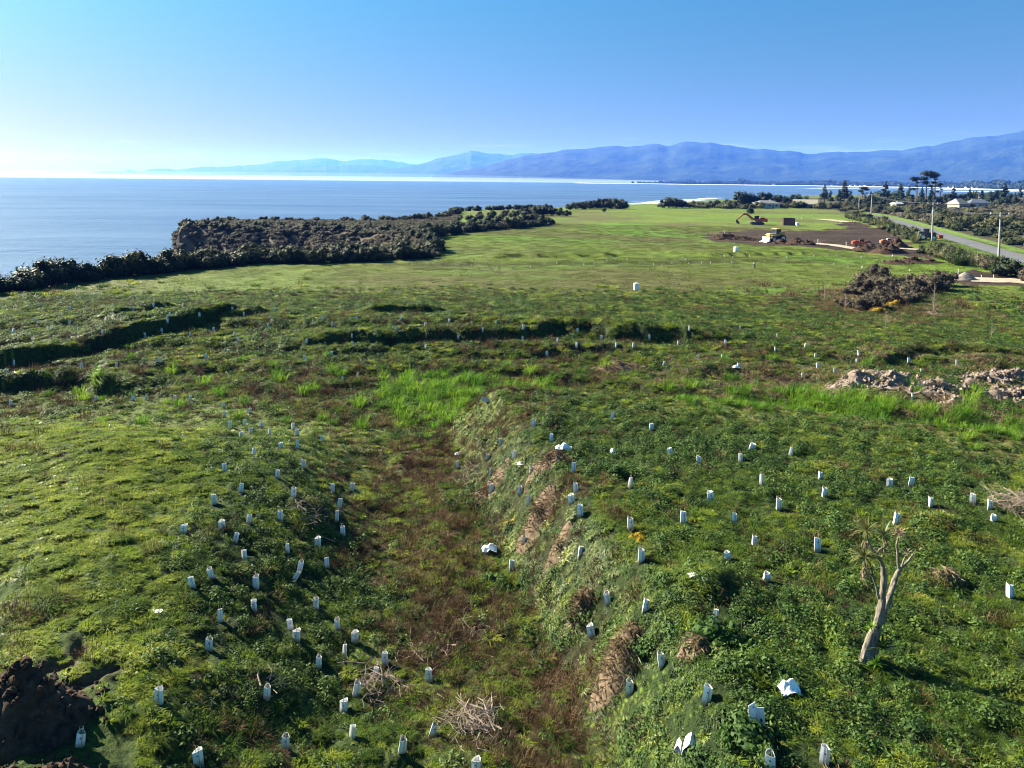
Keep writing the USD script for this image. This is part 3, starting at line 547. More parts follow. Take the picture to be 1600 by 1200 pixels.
asph = plain('road_asphalt', (.105, .105, .115), .85, var=.2, scale=.6, spec=.2); gravel = plain('gravel', (.30, .25, .20), .9, var=.3, scale=1.5, spec=.1)
obj('road', strip(ROAD, 2.8, .06, 3.0, .03), asph, kind='structure')
for i, (ln, w) in enumerate(TRACKS): obj('gravel_track', strip(ln, w, .08, 1.5, .12, i), gravel, kind='structure')

# ------------------------------------------------------------------ woody plants
def lumps(R, H, n, seed, flat=1.0):
    r = np.random.default_rng(seed); out = []
    for i in range(n):
        a = r.random() * 6.283; q = R * math.sqrt(r.random()) * .85; z = H * (.22 + .62 * r.random() * (1 - .6 * (q / R) ** 2)); s = R * r.uniform(.2, .46)
        out.append((q * math.cos(a), q * math.sin(a), z, s, s * flat * r.uniform(.75, 1.05)))
    out.append((0, 0, H * .38, R * .75, H * .36)); return out
def crown(R, H, n, w, seed, nl=9, flat=1.0, ls=None, core=True, spiky=.4):
    ls = ls or lumps(R, H, nl, seed, flat); r = np.random.default_rng(seed + 1); A = np.array([l[3] ** 2 for l in ls]); pick = r.choice(len(ls), n, p=A / A.sum())
    L = np.array(ls)[pick]; d = r.normal(size=(n, 3)); d[:, 2] = d[:, 2] * .9 + .2; d /= np.linalg.norm(d, axis=1)[:, None]
    c = L[:, :3] + d * L[:, [3, 3, 4]] * r.uniform(.72, 1.3, n)[:, None] ** 1.2; c[:, 2] = np.maximum(c[:, 2], w * .3)
    nn = d + r.normal(size=(n, 3)) * spiky; nn /= np.linalg.norm(nn, axis=1)[:, None]; t = np.cross(nn, r.normal(size=(n, 3))); t /= np.linalg.norm(t, axis=1)[:, None]; b = np.cross(nn, t); s = w * r.uniform(.5, 1.3, n)[:, None]
    V = np.stack([c - t * s, c - b * s * .7, c + t * s, c + b * s * .7], 1).reshape(-1, 3); k = np.arange(n)[:, None] * 4; parts = [(V, np.vstack([k + [0, 1, 2], k + [0, 2, 3]]))]
    if core:
        for x, y, z, a, h in ls:
            m = trimesh.creation.icosphere(2); v = m.vertices * np.array([a, a, h]) * .74; v *= (1 + .6 * (meshkit.fbm(m.vertices * 2.3 + seed, 3, seed) - .5))[:, None]; v += [x, y, z]; v[:, 2] = np.maximum(v[:, 2], .02); parts.append((v, m.faces))
    return join(parts)
def stems(R, H, seed, n=4, r0=.07):
    r = np.random.default_rng(seed); ms = []
    for i in range(n):
        a = r.random() * 6.283; e = np.array([math.cos(a), math.sin(a), 0]) * R * r.uniform(.2, .5); ms.append(tubepath([[e[0] * .15, e[1] * .15, -.2], [e[0] * .5, e[1] * .5, H * .3], [e[0], e[1], H * .6]], [r0, r0 * .7, r0 * .35], 5))
    return cat(ms)
barkmat = plain('bark', (.11, .085, .065), .9, var=.35, scale=4, spec=.1)
LM = {
    'coast': leafmat('coastal_leaf', (.012, .022, .008), (.026, .036, .013), (.058, .062, .026), .12, .2, .6, .6),
    'slope': leafmat('slope_scrub_leaf', (.055, .048, .034), (.115, .098, .068), (.18, .16, .11), .10, .2, .8, .5),
    'bush': leafmat('bush_leaf', (.016, .026, .009), (.042, .055, .018), (.10, .098, .042), .05, .2, .6, .9),
    'dark': leafmat('dark_tree_leaf', (.010, .022, .010), (.022, .040, .014), (.05, .07, .022), .1, .15, .6, .5),
    'greyscrub': leafmat('grey_scrub_leaf', (.032, .026, .018), (.07, .056, .038), (.12, .095, .06), .4, .15, .8, .5),
    'flax': leafmat('flax_leaf', (.04, .06, .018), (.09, .11, .035), (.18, .17, .08), .3, .25, .35, .6),
    'gorse': leafmat('gorse_leaf', (.04, .05, .014), (.075, .065, .018), (.34, .22, .015), 1.2, .2, .7, .7),
}
def plant_kind(name, crowns, leaf, st):
    out = []
    for i, (c, s) in enumerate(zip(crowns, st)):
        k = kind_prim(f'{name}_{"abcdefgh"[i]}'); x = UsdGeom.Xform.Define
        setmesh(f'{k}/crown', c[0], c[1], leaf); setmesh(f'{k}/trunk', s.vertices, s.faces, barkmat); out.append(k)
    return out
K = {}
K['coastal_shrub'] = plant_kind('coastal_shrub', [crown(1.9, 2.9, 1300, .125, 100 + i, 12) for i in range(4)], LM['coast'], [stems(1.9, 2.9, i) for i in range(4)])
K['slope_shrub'] = plant_kind('slope_shrub', [crown(2.0, 2.2, 700, .18, 120 + i, 9) for i in range(3)], LM['slope'], [stems(2, 2.2, i) for i in range(3)])
K['bush_shrub'] = plant_kind('bush_shrub', [crown(2.4, 3.6, 1200, .18, 140 + i, 11) for i in range(4)], LM['bush'], [stems(2.4, 3.6, i) for i in range(4)])
K['scrub_bush'] = plant_kind('scrub_bush', [crown(1.5, 2.3, 1100, .10, 160 + i, 9) for i in range(3)], LM['greyscrub'], [stems(1.5, 2.3, i) for i in range(3)])
K['gorse_bush'] = plant_kind('gorse_bush', [crown(.9, .95, 700, .06, 180 + i, 8) for i in range(2)], LM['gorse'], [stems(.9, .9, i, 3, .03) for i in range(2)])
K['round_tree'] = plant_kind('round_tree', [crown(4.5, 8.5, 1300, .42, 200 + i, 14) for i in range(3)], LM['dark'], [tubepath([[0, 0, -.3], [.1, 0, 2.5], [0, .2, 5.5]], [.38, .3, .15], 7) for i in range(3)])
def conifer(seed, H, tiers, R, n):
    r = np.random.default_rng(seed); ls = []; br = [tubepath([[0, 0, -.3], [.12, .05, H * .5], [0, 0, H * .96]], [H * .022, H * .015, .05], 7)]
    for i in range(tiers):
        t = .28 + .7 * i / (tiers - 1); rad = R * (1.05 - t) * r.uniform(.75, 1.2) + .3
        for k in range(3):
            a = r.random() * 6.283; q = rad * r.uniform(.35, .75); ls.append((q * math.cos(a), q * math.sin(a), H * t, rad * .5, H * .035 + .15)); br.append(tubepath([[0, 0, H * (t - .04)], [q * math.cos(a), q * math.sin(a), H * t]], [.08, .03], 4))
    return crown(R, H, n, .34, seed, ls=ls), cat(br)
def umbrella(seed, H, R, n, nl):
    r = np.random.default_rng(seed); ls = []; br = [tubepath([[0, 0, -.3], [.2, .1, H * .45], [.05, 0, H * .85]], [H * .026, H * .02, H * .009], 7)]
    for i in range(nl):
        t = r.choice([.93, .86, .78, .66, .55]) if i > 1 else .94; q = R * r.uniform(.2, .85) if i > 1 else R * .25; a = r.random() * 6.283; s = R * r.uniform(.28, .5) * (1.15 if t > .85 else .75)
        ls.append((q * math.cos(a), q * math.sin(a), H * t, s * 1.12, s * .5)); br.append(tubepath([[0, 0, H * (t - .17)], [q * .6 * math.cos(a), q * .6 * math.sin(a), H * (t - .05)], [q * math.cos(a), q * math.sin(a), H * t]], [.13, .08, .03], 4))
    return crown(R, H, n, .36, seed, ls=ls), cat(br)
cf = [conifer(220 + i, 11, 9, 3.6, 1100) for i in range(3)]; K['conifer'] = plant_kind('conifer', [c for c, _ in cf], LM['dark'], [b for _, b in cf])
um = [umbrella(240, 17, 4.6, 1500, 12), umbrella(247, 17, 5.2, 1600, 13), umbrella(252, 17, 3.6, 1300, 10)]; K['pine'] = plant_kind('pine', [c for c, _ in um], LM['dark'], [b for _, b in um])
def flax_mesh(seed, n=70, L=1.9, w=.045):
    return blades(n, .35, L, w, .62, seed, .35)
for i in range(3):
    k = kind_prim(f'flax_{"abc"[i]}'); v, f = flax_mesh(260 + i); setmesh(f'{k}/leaf_fan', v, f, LM['flax']); v, f = blades(26, .3, 2.1, .05, .3, 270 + i, .1); setmesh(f'{k}/upright_leaves', v, f, LM['flax']); K.setdefault('flax', []).append(k)

prng = np.random.default_rng(77)
PLANTS = 0
def plant(kind, name, p, s, label, catg, group, squash=1.0, sink=.1):
    global PLANTS; PLANTS += 1
    ks = K[kind]; copy(ks[prng.integers(len(ks))], name, (p[0], p[1], p[2] - sink), prng.uniform(0, 6.28), (s, s, s * squash), label=label, cat=catg, group=group)
def along(px, n, jitter, **kw):
    w = PL(px); ls = LineString(w); out = []
    for t in np.linspace(0, 1, n):
        q = np.array(ls.interpolate(t, normalized=True).coords[0]) + prng.normal(0, jitter, 2); out.append(np.array([q[0], q[1], tz(*q)]))
    return out
# hedge along the cliff, near part (left edge to the cove) in two rows
for line, n, s, lab, grp in (
    ([(-120, 488), (0, 465), (100, 446), (200, 433), (300, 423), (366, 416)], 58, .95, 'dark wind-clipped shrub in the hedge between left field and sea', 'shrubs of the near cliff hedge'),
    ([(-120, 480), (0, 459), (100, 441), (200, 429), (300, 420), (362, 414)], 40, .85, 'dark wind-clipped shrub in the hedge between left field and sea', 'shrubs of the near cliff hedge'),
    ([(384, 414), (440, 413.5), (520, 412), (600, 408), (676, 404)], 34, 1.0, 'dark green shrub in the hedge in front of the headland', 'shrubs of the hedge before the headland'),
    ([(384, 410), (440, 409), (520, 408), (600, 404), (676, 399), (684, 392)], 30, 1.1, 'dark green shrub in the hedge in front of the headland', 'shrubs of the hedge before the headland'),
    ([(678, 388), (664, 375), (690, 370), (740, 363), (800, 358), (858, 352)], 46, 1.0, 'dark shrub in the hedge that runs from headland to far fields', 'shrubs of the hedge beyond the headland'),
    ([(655, 372), (690, 365), (740, 359), (800, 354), (858, 349)], 34, 1.0, 'dark shrub in the hedge that runs from headland to far fields', 'shrubs of the hedge beyond the headland')):
    for p in along(line, n, .7): plant('coastal_shrub', 'coastal_shrub', p, s * prng.choice([.55, .75, .9, 1.0, 1.15, 1.45]) * prng.uniform(.9, 1.1), lab, 'shrub', grp, sink=.25)
# scrub on the headland: its top edge and its face towards the camera
ntop = nslope = 0
for _ in range(12000):
    x, y = prng.uniform(-130, 10), prng.uniform(120, 262)
    d = seg(np.array([x]), np.array([y]), COAST)[0][0]
    if d > 30: continue
    z = tz(x, y)
    top = z > -2
    u_ = 800 + FPX * (np.array([x, y, z]) - EYE) @ CR / ((np.array([x, y, z]) - EYE) @ _F0); v_ = V0 - FPX * (np.array([x, y, z]) - EYE) @ CU / ((np.array([x, y, z]) - EYE) @ _F0)
    if (ntop if top else nslope) > (115 if top else 110): continue
    if z < -11 or u_ < 262 or u_ > 905 or v_ > 404 or v_ < 318 or (top and d > (10 if u_ < 680 else 4)): continue
    if top and u_ > 640 and v_ > 352: continue
    if prng.random() < (.6 if top else .2): continue
    ntop += top; nslope += not top
    far2 = u_ > 700
    if top: plant('coastal_shrub', 'headland_shrub', (x, y, z), prng.uniform(.62, .88), 'olive brown scrub bush on the far headland' if far2 else 'olive brown scrub bush along the top of the nearer headland', 'shrub', 'scrub of the far headland' if far2 else 'scrub along the headland top', sink=.4)
    else: plant('slope_shrub', 'slope_shrub', (x, y, z), prng.uniform(.5, 1.0), 'grey-brown scrub clinging to the far headland face' if far2 else 'grey-brown scrub clinging to the steep headland face', 'shrub', 'scrub on the far headland face' if far2 else 'scrub on the headland face', sink=.5)
hx, hy = prng.uniform(-135, 10, 60000), prng.uniform(150, 300, 60000); hz_ = ground(hx, hy); hd = seg(hx, hy, COAST)[0]; hin = shapely.contains_xy(LAND, hx, hy)
HP = Polygon(PL([(284, 354), (290, 350), (340, 347), (450, 346), (560, 346.5), (640, 345), (700, 338), (716, 341), (700, 360), (668, 378), (640, 368), (560, 362), (470, 358), (400, 356), (330, 355)], 0)).buffer(1)
hk = ((hin & shapely.contains_xy(HP, hx, hy)) | (~hin & (hd < 20) & (hz_ > -8.5) & (hy < 235) & (hx > -112))); hk &= ~((hd > 14) & hin & (hx > -20) & (prng.random(60000) < .3))
hin = hin[hk][:4200]; hx, hy, hz_ = hx[hk][:4200], hy[hk][:4200], hz_[hk][:4200]; hs = prng.uniform(.24, .58, len(hx)); half = prng.random(len(hx)) < np.where(hin, .5, .2)
for kk, lf_, meta in ((half, LM['coast'], ('headland_scrub', 'olive low scrub blanketing the headland between the taller bushes', 'scrub')), (~half, LM['slope'], ('dry_headland_scrub', 'grey-brown low scrub blanketing the headland face', 'scrub'))):
    instancer('x', np.stack([hx[kk], hy[kk], hz_[kk] - .2], 1), np.tile([0, 0, 1.0], (kk.sum(), 1)), np.stack([hs[kk] * 1.25, hs[kk] * 1.25, hs[kk]], 1), [crown(2.0, 2.0, 500, .15, 430 + i, 9) for i in range(3)], lf_, meta, 14)
# clumps along the far edge of the fields
for u, v, s in ((735, 345, .9), (750, 344, 1.), (765, 343.5, 1.), (785, 342, .9), (805, 340, 1.2), (822, 338, 1.3), (838, 337, 1.5), (850, 336.5, 1.7), (862, 337, 1.4), (875, 337.5, 1.3), (885, 338, 1.), (835, 333, 1.3), (815, 335, 1.1), (790, 337, 1.), (770, 338, 1.), (750, 339, .9)):
    plant('coastal_shrub', 'headland_shrub', at(u, v), s * 1.0, 'olive bush on the far headland behind the long hedge', 'shrub', 'bushes of the far headland hedge')
for u, v, s in ((890, 328, 1.0), (900, 327, 1.2), (910, 327, 1.2), (921, 326.5, 1.4), (933, 326.5, 1.5), (944, 326, 1.6), (955, 326, 1.7), (966, 326.3, 1.7), (975, 326.5, 1.2), (1035, 325, 1.3), (1045, 325, 1.9), (1056, 325, 1.7), (1066, 325, 1.3)):
    plant('coastal_shrub', 'field_edge_shrub', at(u, v), s * 1.3, 'low dark bush at the seaward end of the far fields', 'shrub', 'bushes at the end of the far fields')
plant('conifer', 'small_tree', at(963, 325), .48, 'small dark tree above the low bushes at the far fields end', 'tree', None)
plant('round_tree', 'small_tree', at(943, 331), .28, 'tiny lone round tree on the far green field', 'tree', None)
plant('round_tree', 'small_tree', at(1172, 334), .38, 'lone dark bush behind the orange excavator on the far field', 'tree', None)
for p in along([(560, 347.5), (640, 346.5), (692, 342), (705, 335.5), (718, 330.5), (790, 328.5), (860, 326.5)], 52, 1.2): plant('coastal_shrub', 'headland_shrub', p, prng.uniform(.7, 1.15), 'olive scrub along the seaward edge behind the long hedge', 'shrub', 'scrub on the seaward edge', sink=.35)
# line of bush behind the fields, left to right
for i, u in enumerate(np.arange(1078, 1330, 6.5)):
    v = np.interp(u, [1078, 1150, 1250, 1330], [325, 326, 325, 327]) + prng.normal(0, .5)
    plant('bush_shrub', 'boundary_shrub', at(u, v), prng.uniform(.8, 1.35), 'grey-green bush in the line behind the far fields', 'shrub', 'bushes behind the far fields')
# taller trees of the bush
DT = 'dark rounded tree standing against the sea behind the far fields'
def tall(kind, name, u, v, hpx, H, label, group=None, s=1.0):
    p = at(u, v); k = hpx / ppm(p) / H; plant(kind, name, p, k * s, label, 'tree', group)
tall('round_tree', 'round_tree', 1120, 321, 11, 8.5, 'smallest leftmost dark round tree against the sea'); tall('round_tree', 'round_tree', 1136, 321, 13, 8.5, 'small dark round tree second from left against the sea')
tall('round_tree', 'round_tree', 1161, 322, 27, 8.5, 'largest dark round tree against the sea left of the white house', s=1.05); tall('round_tree', 'round_tree', 1177, 322, 23, 8.5, 'dark round tree just behind the white house', None, 1.1)
for u, v, h in ((1195, 321, 22), (1212, 321, 21), (1228, 320, 17), (1243, 320, 18), (1259, 319, 16)): tall('round_tree', 'round_tree', u, v, h, 8.5, DT, 'dark trees against the sea')
for u, v, h, l in ((1288, 318, 29, 'ragged dark conifer left of the pair in front of the bay'), (1297, 319, 22, 'short dark conifer at the foot of the ragged one'), (1319, 319, 37, 'tall pointed dark conifer standing alone against the bay'), (1311, 320, 24, 'bushy dark conifer left of the tall pointed one'), (1329, 320, 22, 'bushy dark conifer right of the tall pointed one')): tall('conifer', 'conifer', u, v, h, 11, l)
for u, v, h, l in ((1347, 320, 28, 'flat-topped dark pine between the pointed conifer and the tall group'), (1432, 318, 42, 'left pine of the tall group on the skyline'), (1446, 318, 50, 'tallest umbrella-topped pine on the skyline'), (1460, 317, 47, 'slender right pine of the tall group on the skyline'), (1469, 316, 30, 'short pine at the right foot of the tall group')): tall('pine', 'pine_tree', u, v, h, 17, l)
tall('conifer', 'conifer', 1569, 318, 31, 11, 'dark spreading conifer on the skyline at far right', None, 1.0)
for u, v, h in ((1372, 318, 27), (1383, 318, 30), (1395, 318, 28), (1407, 318, 26), (1420, 317, 24), (1360, 319, 19), (1440, 316, 22), (1455, 316, 20), (1478, 315, 16), (1490, 315, 20), (1502, 315, 17), (1515, 314, 18), (1527, 314, 20), (1540, 314, 17), (1552, 314, 19), (1562, 314, 18), (1580, 314, 19), (1594, 314, 17), (1610, 315, 18), (1630, 316, 18), (1338, 322, 17), (1352, 323, 15), (1366, 324, 18), (1378, 323, 16), (1390, 324, 17), (1412, 323, 18), (1424, 322, 17), (1438, 323, 18), (1452, 322, 16), (1464, 322, 17), (1476, 321, 16), (1512, 320, 15), (1546, 320, 16), (1560, 321, 15), (1572, 320, 16), (1586, 320, 17), (1602, 320, 17), (1485, 318, 18), (1534, 317, 18), (1402, 319, 20)):
    tall(['round_tree', 'conifer'][prng.integers(2)], 'dark_bush_tree', u, v + prng.normal(0, .6), h * prng.uniform(.85, 1.1), 9.5, 'dark evergreen tree in the belt of bush before the bay', 'dark trees of the bush belt')
# the bush on both sides of the road
n = 0; bp = Polygon(PL([(1330, 334), (1372, 335), (1440, 352), (1520, 374), (1620, 402), (1800, 456), (1800, 315), (1640, 311), (1330, 318)])); mnx, mny, mxx, mxy = bp.bounds
while n < 255:
    q = prng.random(); x, y = prng.uniform(mnx, mxx), mny + (mxy - mny) * prng.random() ** 1.25
    if not shapely.contains_xy(bp, x, y) or seg(np.array([x]), np.array([y]), ROAD)[0][0] < 8.5 or seg(np.array([x]), np.array([y]), TRACKS[4][0])[0][0] < 5: continue
    n += 1; g = fbm2(np.array([x]), np.array([y]), .02, 3, 91)[0]
    k = 'bush_shrub' if g > -.06 else 'slope_shrub'; p = (x, y, tz(x, y)); near = y < 230
    plant(k, 'bush_shrub' if k == 'bush_shrub' else 'tan_shrub', p, prng.uniform(.55, 1.2) * (1.0 if k == 'bush_shrub' else .8) * (.8 if near else 1.05),
          ('olive green shrub in the bush ' if k == 'bush_shrub' else 'tan dry shrub in the bush ') + ('right of the road nearest the camera' if near else 'beyond the road towards the houses'), 'shrub', f'{"green" if k == "bush_shrub" else "tan"} {"near" if near else "far"} bush')
ux, uy = prng.uniform(mnx, mxx, 9000), mny + (mxy - mny) * prng.random(9000) ** 1.5
ok = shapely.contains_xy(bp.buffer(4), ux, uy) & (seg(ux, uy, ROAD)[0] > 7.5) & (seg(ux, uy, TRACKS[4][0])[0] > 4); ux, uy = ux[ok][:3200], uy[ok][:3200]
tan_ = fbm2(ux, uy, .03, 3, 91) < -.03
for kk, lf_, meta in ((~tan_, LM['bush'], ('bush_undergrowth', 'low olive undergrowth between the shrubs of the roadside bush', 'undergrowth')), (tan_, LM['slope'], ('dry_undergrowth', 'low tan undergrowth between the shrubs of the roadside bush', 'undergrowth'))):
    x_, y_ = ux[kk], uy[kk]; s_ = prng.uniform(.5, 1.15, len(x_)); instancer('x', np.stack([x_, y_, ground(x_, y_) - .15], 1), np.tile([0, 0, 1.0], (len(x_), 1)), np.stack([s_ * 1.15, s_ * 1.15, s_ * .9], 1), [crown(2.0, 2.0, 420, .22, 420 + i, 9) for i in range(3)], lf_, meta, 13)
# hedge between earthworks and road
for line, m, g in (([(1322, 341), (1350, 348), (1375, 355), (1408, 369), (1436, 383)], 34, 'hedge behind the earthworks'), ([(1330, 337), (1360, 343), (1392, 353), (1418, 364), (1440, 374)], 24, 'hedge behind the earthworks'), ([(1452, 397), (1480, 410), (1510, 417), (1545, 419)], 24, 'hedge by the road pole'), ([(1462, 393), (1490, 403), (1520, 411), (1548, 416)], 20, 'hedge by the road pole')):
    for i, p in enumerate(along(line, m, .9)):
        first = g == 'hedge behind the earthworks'
        if prng.random() < .5: plant('flax', 'flax_bush', p, prng.uniform(.95, 1.5), 'spiky flax clump in the hedge ' + ('between earthworks and road' if first else 'in front of the nearest road bend'), 'flax', 'flax of the ' + g)
        else: plant('bush_shrub', 'hedge_shrub', p, prng.uniform(.45, .8), 'olive shrub in the hedge ' + ('between earthworks and road' if first else 'in front of the nearest road bend'), 'shrub', 'shrubs of the ' + g)
plant('flax', 'flax_bush', at(1555, 428), 1.5, 'big flax clump at the foot of the nearest power pole', 'flax', None)
plant('bush_shrub', 'hedge_shrub', at(1575, 431), .95, 'round olive bush at the foot of the nearest power pole', 'shrub', None)
plant('scrub_bush', 'hedge_shrub', at(1540, 421), 1.1, 'dark brown bush left of the nearest power pole', 'shrub', None)
plant('scrub_bush', 'hedge_shrub', at(1612, 440), 1.2, 'brown bush beside the driveway at the right edge', 'shrub', None)
# dark scrub clump with gorse on the field
for u, v, s, l in ((1345, 461, 1.2, 'dark bush at the left end of the scrub clump'), (1362, 458, 1.5, 'tall peaked bush of the scrub clump'), (1372, 445, 1.5, 'highest bush at the back of the scrub clump'), (1384, 464, 1.2, 'round grey bush in front of the peaked one'), (1403, 465, 1.2, 'round grey-brown bush in the middle of the scrub clump'), (1420, 464, 1.1, 'round bush right of the middle of the scrub clump'), (1436, 458, 1.3, 'dark bush with bare top in the scrub clump'), (1450, 452, 1.2, 'dark bush near the right of the scrub clump'), (1466, 452, 1.3, 'broad dark bush at the right of the scrub clump'), (1478, 446, 1.2, 'rightmost bush of the scrub clump'), (1400, 450, 1.0, 'low bush behind the middle of the scrub clump'), (1425, 447, .9, 'low bush behind the right half of the scrub clump'), (1330, 463, .7, 'low brown bush beside the left end of the scrub clump')):
    plant('scrub_bush', 'scrub_bush', at(u, v), s, l, 'shrub', None)
for u, v, s in ((1362, 463, 1.), (1372, 471, 1.1), (1385, 474, 1.1), (1395, 478, 1.), (1408, 475, .9), (1420, 474, 1.), (1345, 478, .9), (1355, 486, 1.1), (1370, 489, 1.1), (1385, 487, 1.1), (1330, 474, .8), (1318, 480, .8), (1400, 484, .9)):
    plant('gorse_bush' if prng.random() < .6 else 'scrub_bush', 'gorse_bush', at(u, v), s * .9, 'yellow and brown gorse in front of the dark scrub clump', 'gorse', 'gorse before the scrub clump')
# ------------------------------------------------------------------ materials of made things
white = mat('white_plastic', {'t': ('texture_coordinate', {}), 'x': ('separate_xyz', {}), 'n': ('noise_texture', {'scale': 7.0, 'detail': 5.0, 'roughness': .7}), 'o': ('object_info', {}), 'a': ('math', {'math_type': 'multiply_add', 'value2': -.34, 'value3': .17}), 'a2': ('math', {'math_type': 'add'}), 'o2': ('math', {'math_type': 'multiply_add', 'value2': -.12, 'value3': .04}), 's': ('math', {'math_type': 'add'}),
    'r': ('rgb_ramp', {'ramp': [(0.0, (.22, .17, .12)), (.07, (.40, .36, .30)), (.16, (.62, .62, .61)), (.35, (.71, .72, .73)), (1.0, (.74, .75, .76))]}), 'p': ('principled_bsdf', {'roughness': .5})},
    [('t.object', 'n.vector'), ('t.object', 'x.vector'), ('n.fac', 'a.value1'), ('x.z', 'a2.value1'), ('a.value', 'a2.value2'), ('o.random', 'o2.value1'), ('a2.value', 's.value1'), ('o2.value', 's.value2'), ('s.value', 'r.fac'), ('r.color', 'p.base_color')], surface='p.BSDF')
clean = plain('clean_plastic', (.72, .73, .74), .5, var=.1, scale=5); inner = plain('inner_plastic', (.55, .57, .60), .6, var=.1)
bamboo = plain('bamboo_stake', (.34, .25, .13), .7, var=.3, scale=9); ink = plain('dark_print', (.05, .05, .06), .7, var=.3)
seed_leaf = leafmat('seedling_leaf', (.03, .05, .015), (.06, .10, .025), (.12, .13, .05), 3, .3); dead_leaf = plain('dead_leaf', (.09, .05, .03), .8, var=.4, scale=6)
soilmat = mat('heaped_soil', {'g': ('geometry', {}), 'n': ('noise_texture', {'scale': 5.0, 'detail': 7.0, 'roughness': .7}), 'r': ('rgb_ramp', {'ramp': [(.3, (.022, .013, .009)), (.55, (.055, .033, .022)), (.8, (.11, .072, .048))]}), 'b': ('bump', {'strength': .9, 'distance': .08}), 'p': ('principled_bsdf', {'roughness': .92, 'specular_ior_level': .15})},
              [('g.position', 'n.vector'), ('n.fac', 'r.fac'), ('r.color', 'p.base_color'), ('n.fac', 'b.height'), ('b.normal', 'p.normal')], surface='p.BSDF')
twig = plain('dead_twig', (.26, .20, .16), .85, var=.4, scale=5, spec=.1); rock = plain('pale_rock', (.34, .29, .25), .85, var=.3, scale=4, bump=.5)

# ------------------------------------------------------------------ tree guards (sleeve, stake, what grows in it)
def sleeve(h, w, seed, taper=.9, crumple=0.0):
    """three-sided open sleeve of thin corrugated plastic, with a little bulge and skew"""
    r = np.random.default_rng(seed); n = 18; V = []; rows = 5; t = .006
    for side in (0, 1):
        for k in range(rows):
            s = k / (rows - 1); sc = (1 + (taper - 1) * s) * w * .62
            for i in range(n):
                a = 2 * math.pi * i / n; tri = math.cos(math.pi / 3) / math.cos((a % (2 * math.pi / 3)) - math.pi / 3); q = (.62 * tri + .38) * sc - side * t
                j = crumple * (meshkit.noise(np.array([math.cos(a) * 2 + seed, math.sin(a) * 2, s * 3])) - .5)
                V.append([q * math.cos(a) * (1 + j), q * math.sin(a) * (1 + j * .7), s * h * (1 + .05 * math.cos(a + seed) * (k == rows - 1)) - .05])
    F = []
    for side in (0, 1):
        o = side * rows * n
        for k in range(rows - 1):
            for i in range(n):
                a, b = o + k * n + i, o + k * n + (i + 1) % n; q = [[a, b, b + n], [a, b + n, a + n]]; F += q if side == 0 else [x[::-1] for x in q]
    o1 = (rows - 1) * n; o2 = rows * n + o1
    for i in range(n): a, b = o1 + i, o1 + (i + 1) % n; c, d = o2 + i, o2 + (i + 1) % n; F += [[a, b, d], [a, d, c]]
    return np.array(V), np.array(F)
def sprig(n, h, w, seed, mat_):
    return leaves(n, .10, h, w, seed, .3, .2)
GK = {}
def guard_kind(name, h, w, seed, taper=.92, crumple=.08, plantlet=None, stake=True, printed=False):
    k = kind_prim(name); v, f = sleeve(h, w, seed, taper, crumple); setmesh(f'{k}/sleeve', v, f, white)
    if stake:
        m_ = bar((w * .34, -w * .3, -.2), (w * .35, -w * .32, h + .12), .008, .007, 6); setmesh(f'{k}/stake', m_.vertices, m_.faces, bamboo)
        m_ = bar((-w * .36, .01, -.2), (-w * .38, .02, h + .06), .008, .007, 6); setmesh(f'{k}/stake_001', m_.vertices, m_.faces, bamboo)
    if plantlet:
        v, f = join([(lambda q: (q[0] + [0, 0, h * .8], q[1]))(sprig(26, .28, .028, seed + 5, None)), (bar((0, 0, 0), (0, .01, h + .12), .005, .003, 5).vertices, bar((0, 0, 0), (0, .01, h + .12), .005, .003, 5).faces)])
        setmesh(f'{k}/seedling', v, f, seed_leaf if plantlet == 'green' else dead_leaf)
    if printed:                                     # small dark ventilation holes / print on the sleeve's front
        ms = [box(.004, .035, .03, (w * .60 * .62 + w * .235, 0, h * .72))]
        ms = []
        for a0 in (math.radians(-60 + 0), math.radians(60), math.radians(180)):
            q = w * .62 * (.62 * .5 + .38) + .004
            for dz, dy, sx, sz in ((.74, 0, .045, .035), (.60, .02, .012, .012), (.48, -.02, .012, .012), (.52, .03, .010, .012)):
                b_ = box(.004, sx, sz, (q * (1 + (taper - 1) * dz), dy, h * dz - .05)); b_.apply_transform(trimesh.transformations.rotation_matrix(a0, [0, 0, 1])); ms.append(b_)
        c_ = cat(ms); setmesh(f'{k}/print_mark', c_.vertices, c_.faces, ink)
    GK[name] = k
guard_kind('guard_plain', .52, .22, 1); guard_kind('guard_printed', .53, .23, 2, printed=True); guard_kind('guard_seedling', .50, .23, 3, plantlet='green', printed=True)
guard_kind('guard_brown', .52, .23, 4, plantlet='brown'); guard_kind('guard_crumpled', .36, .27, 5, .7, .75, stake=False); guard_kind('guard_wide', .48, .26, 6, 1.02, .15, printed=True); guard_kind('guard_narrow', .56, .19, 7, .8)

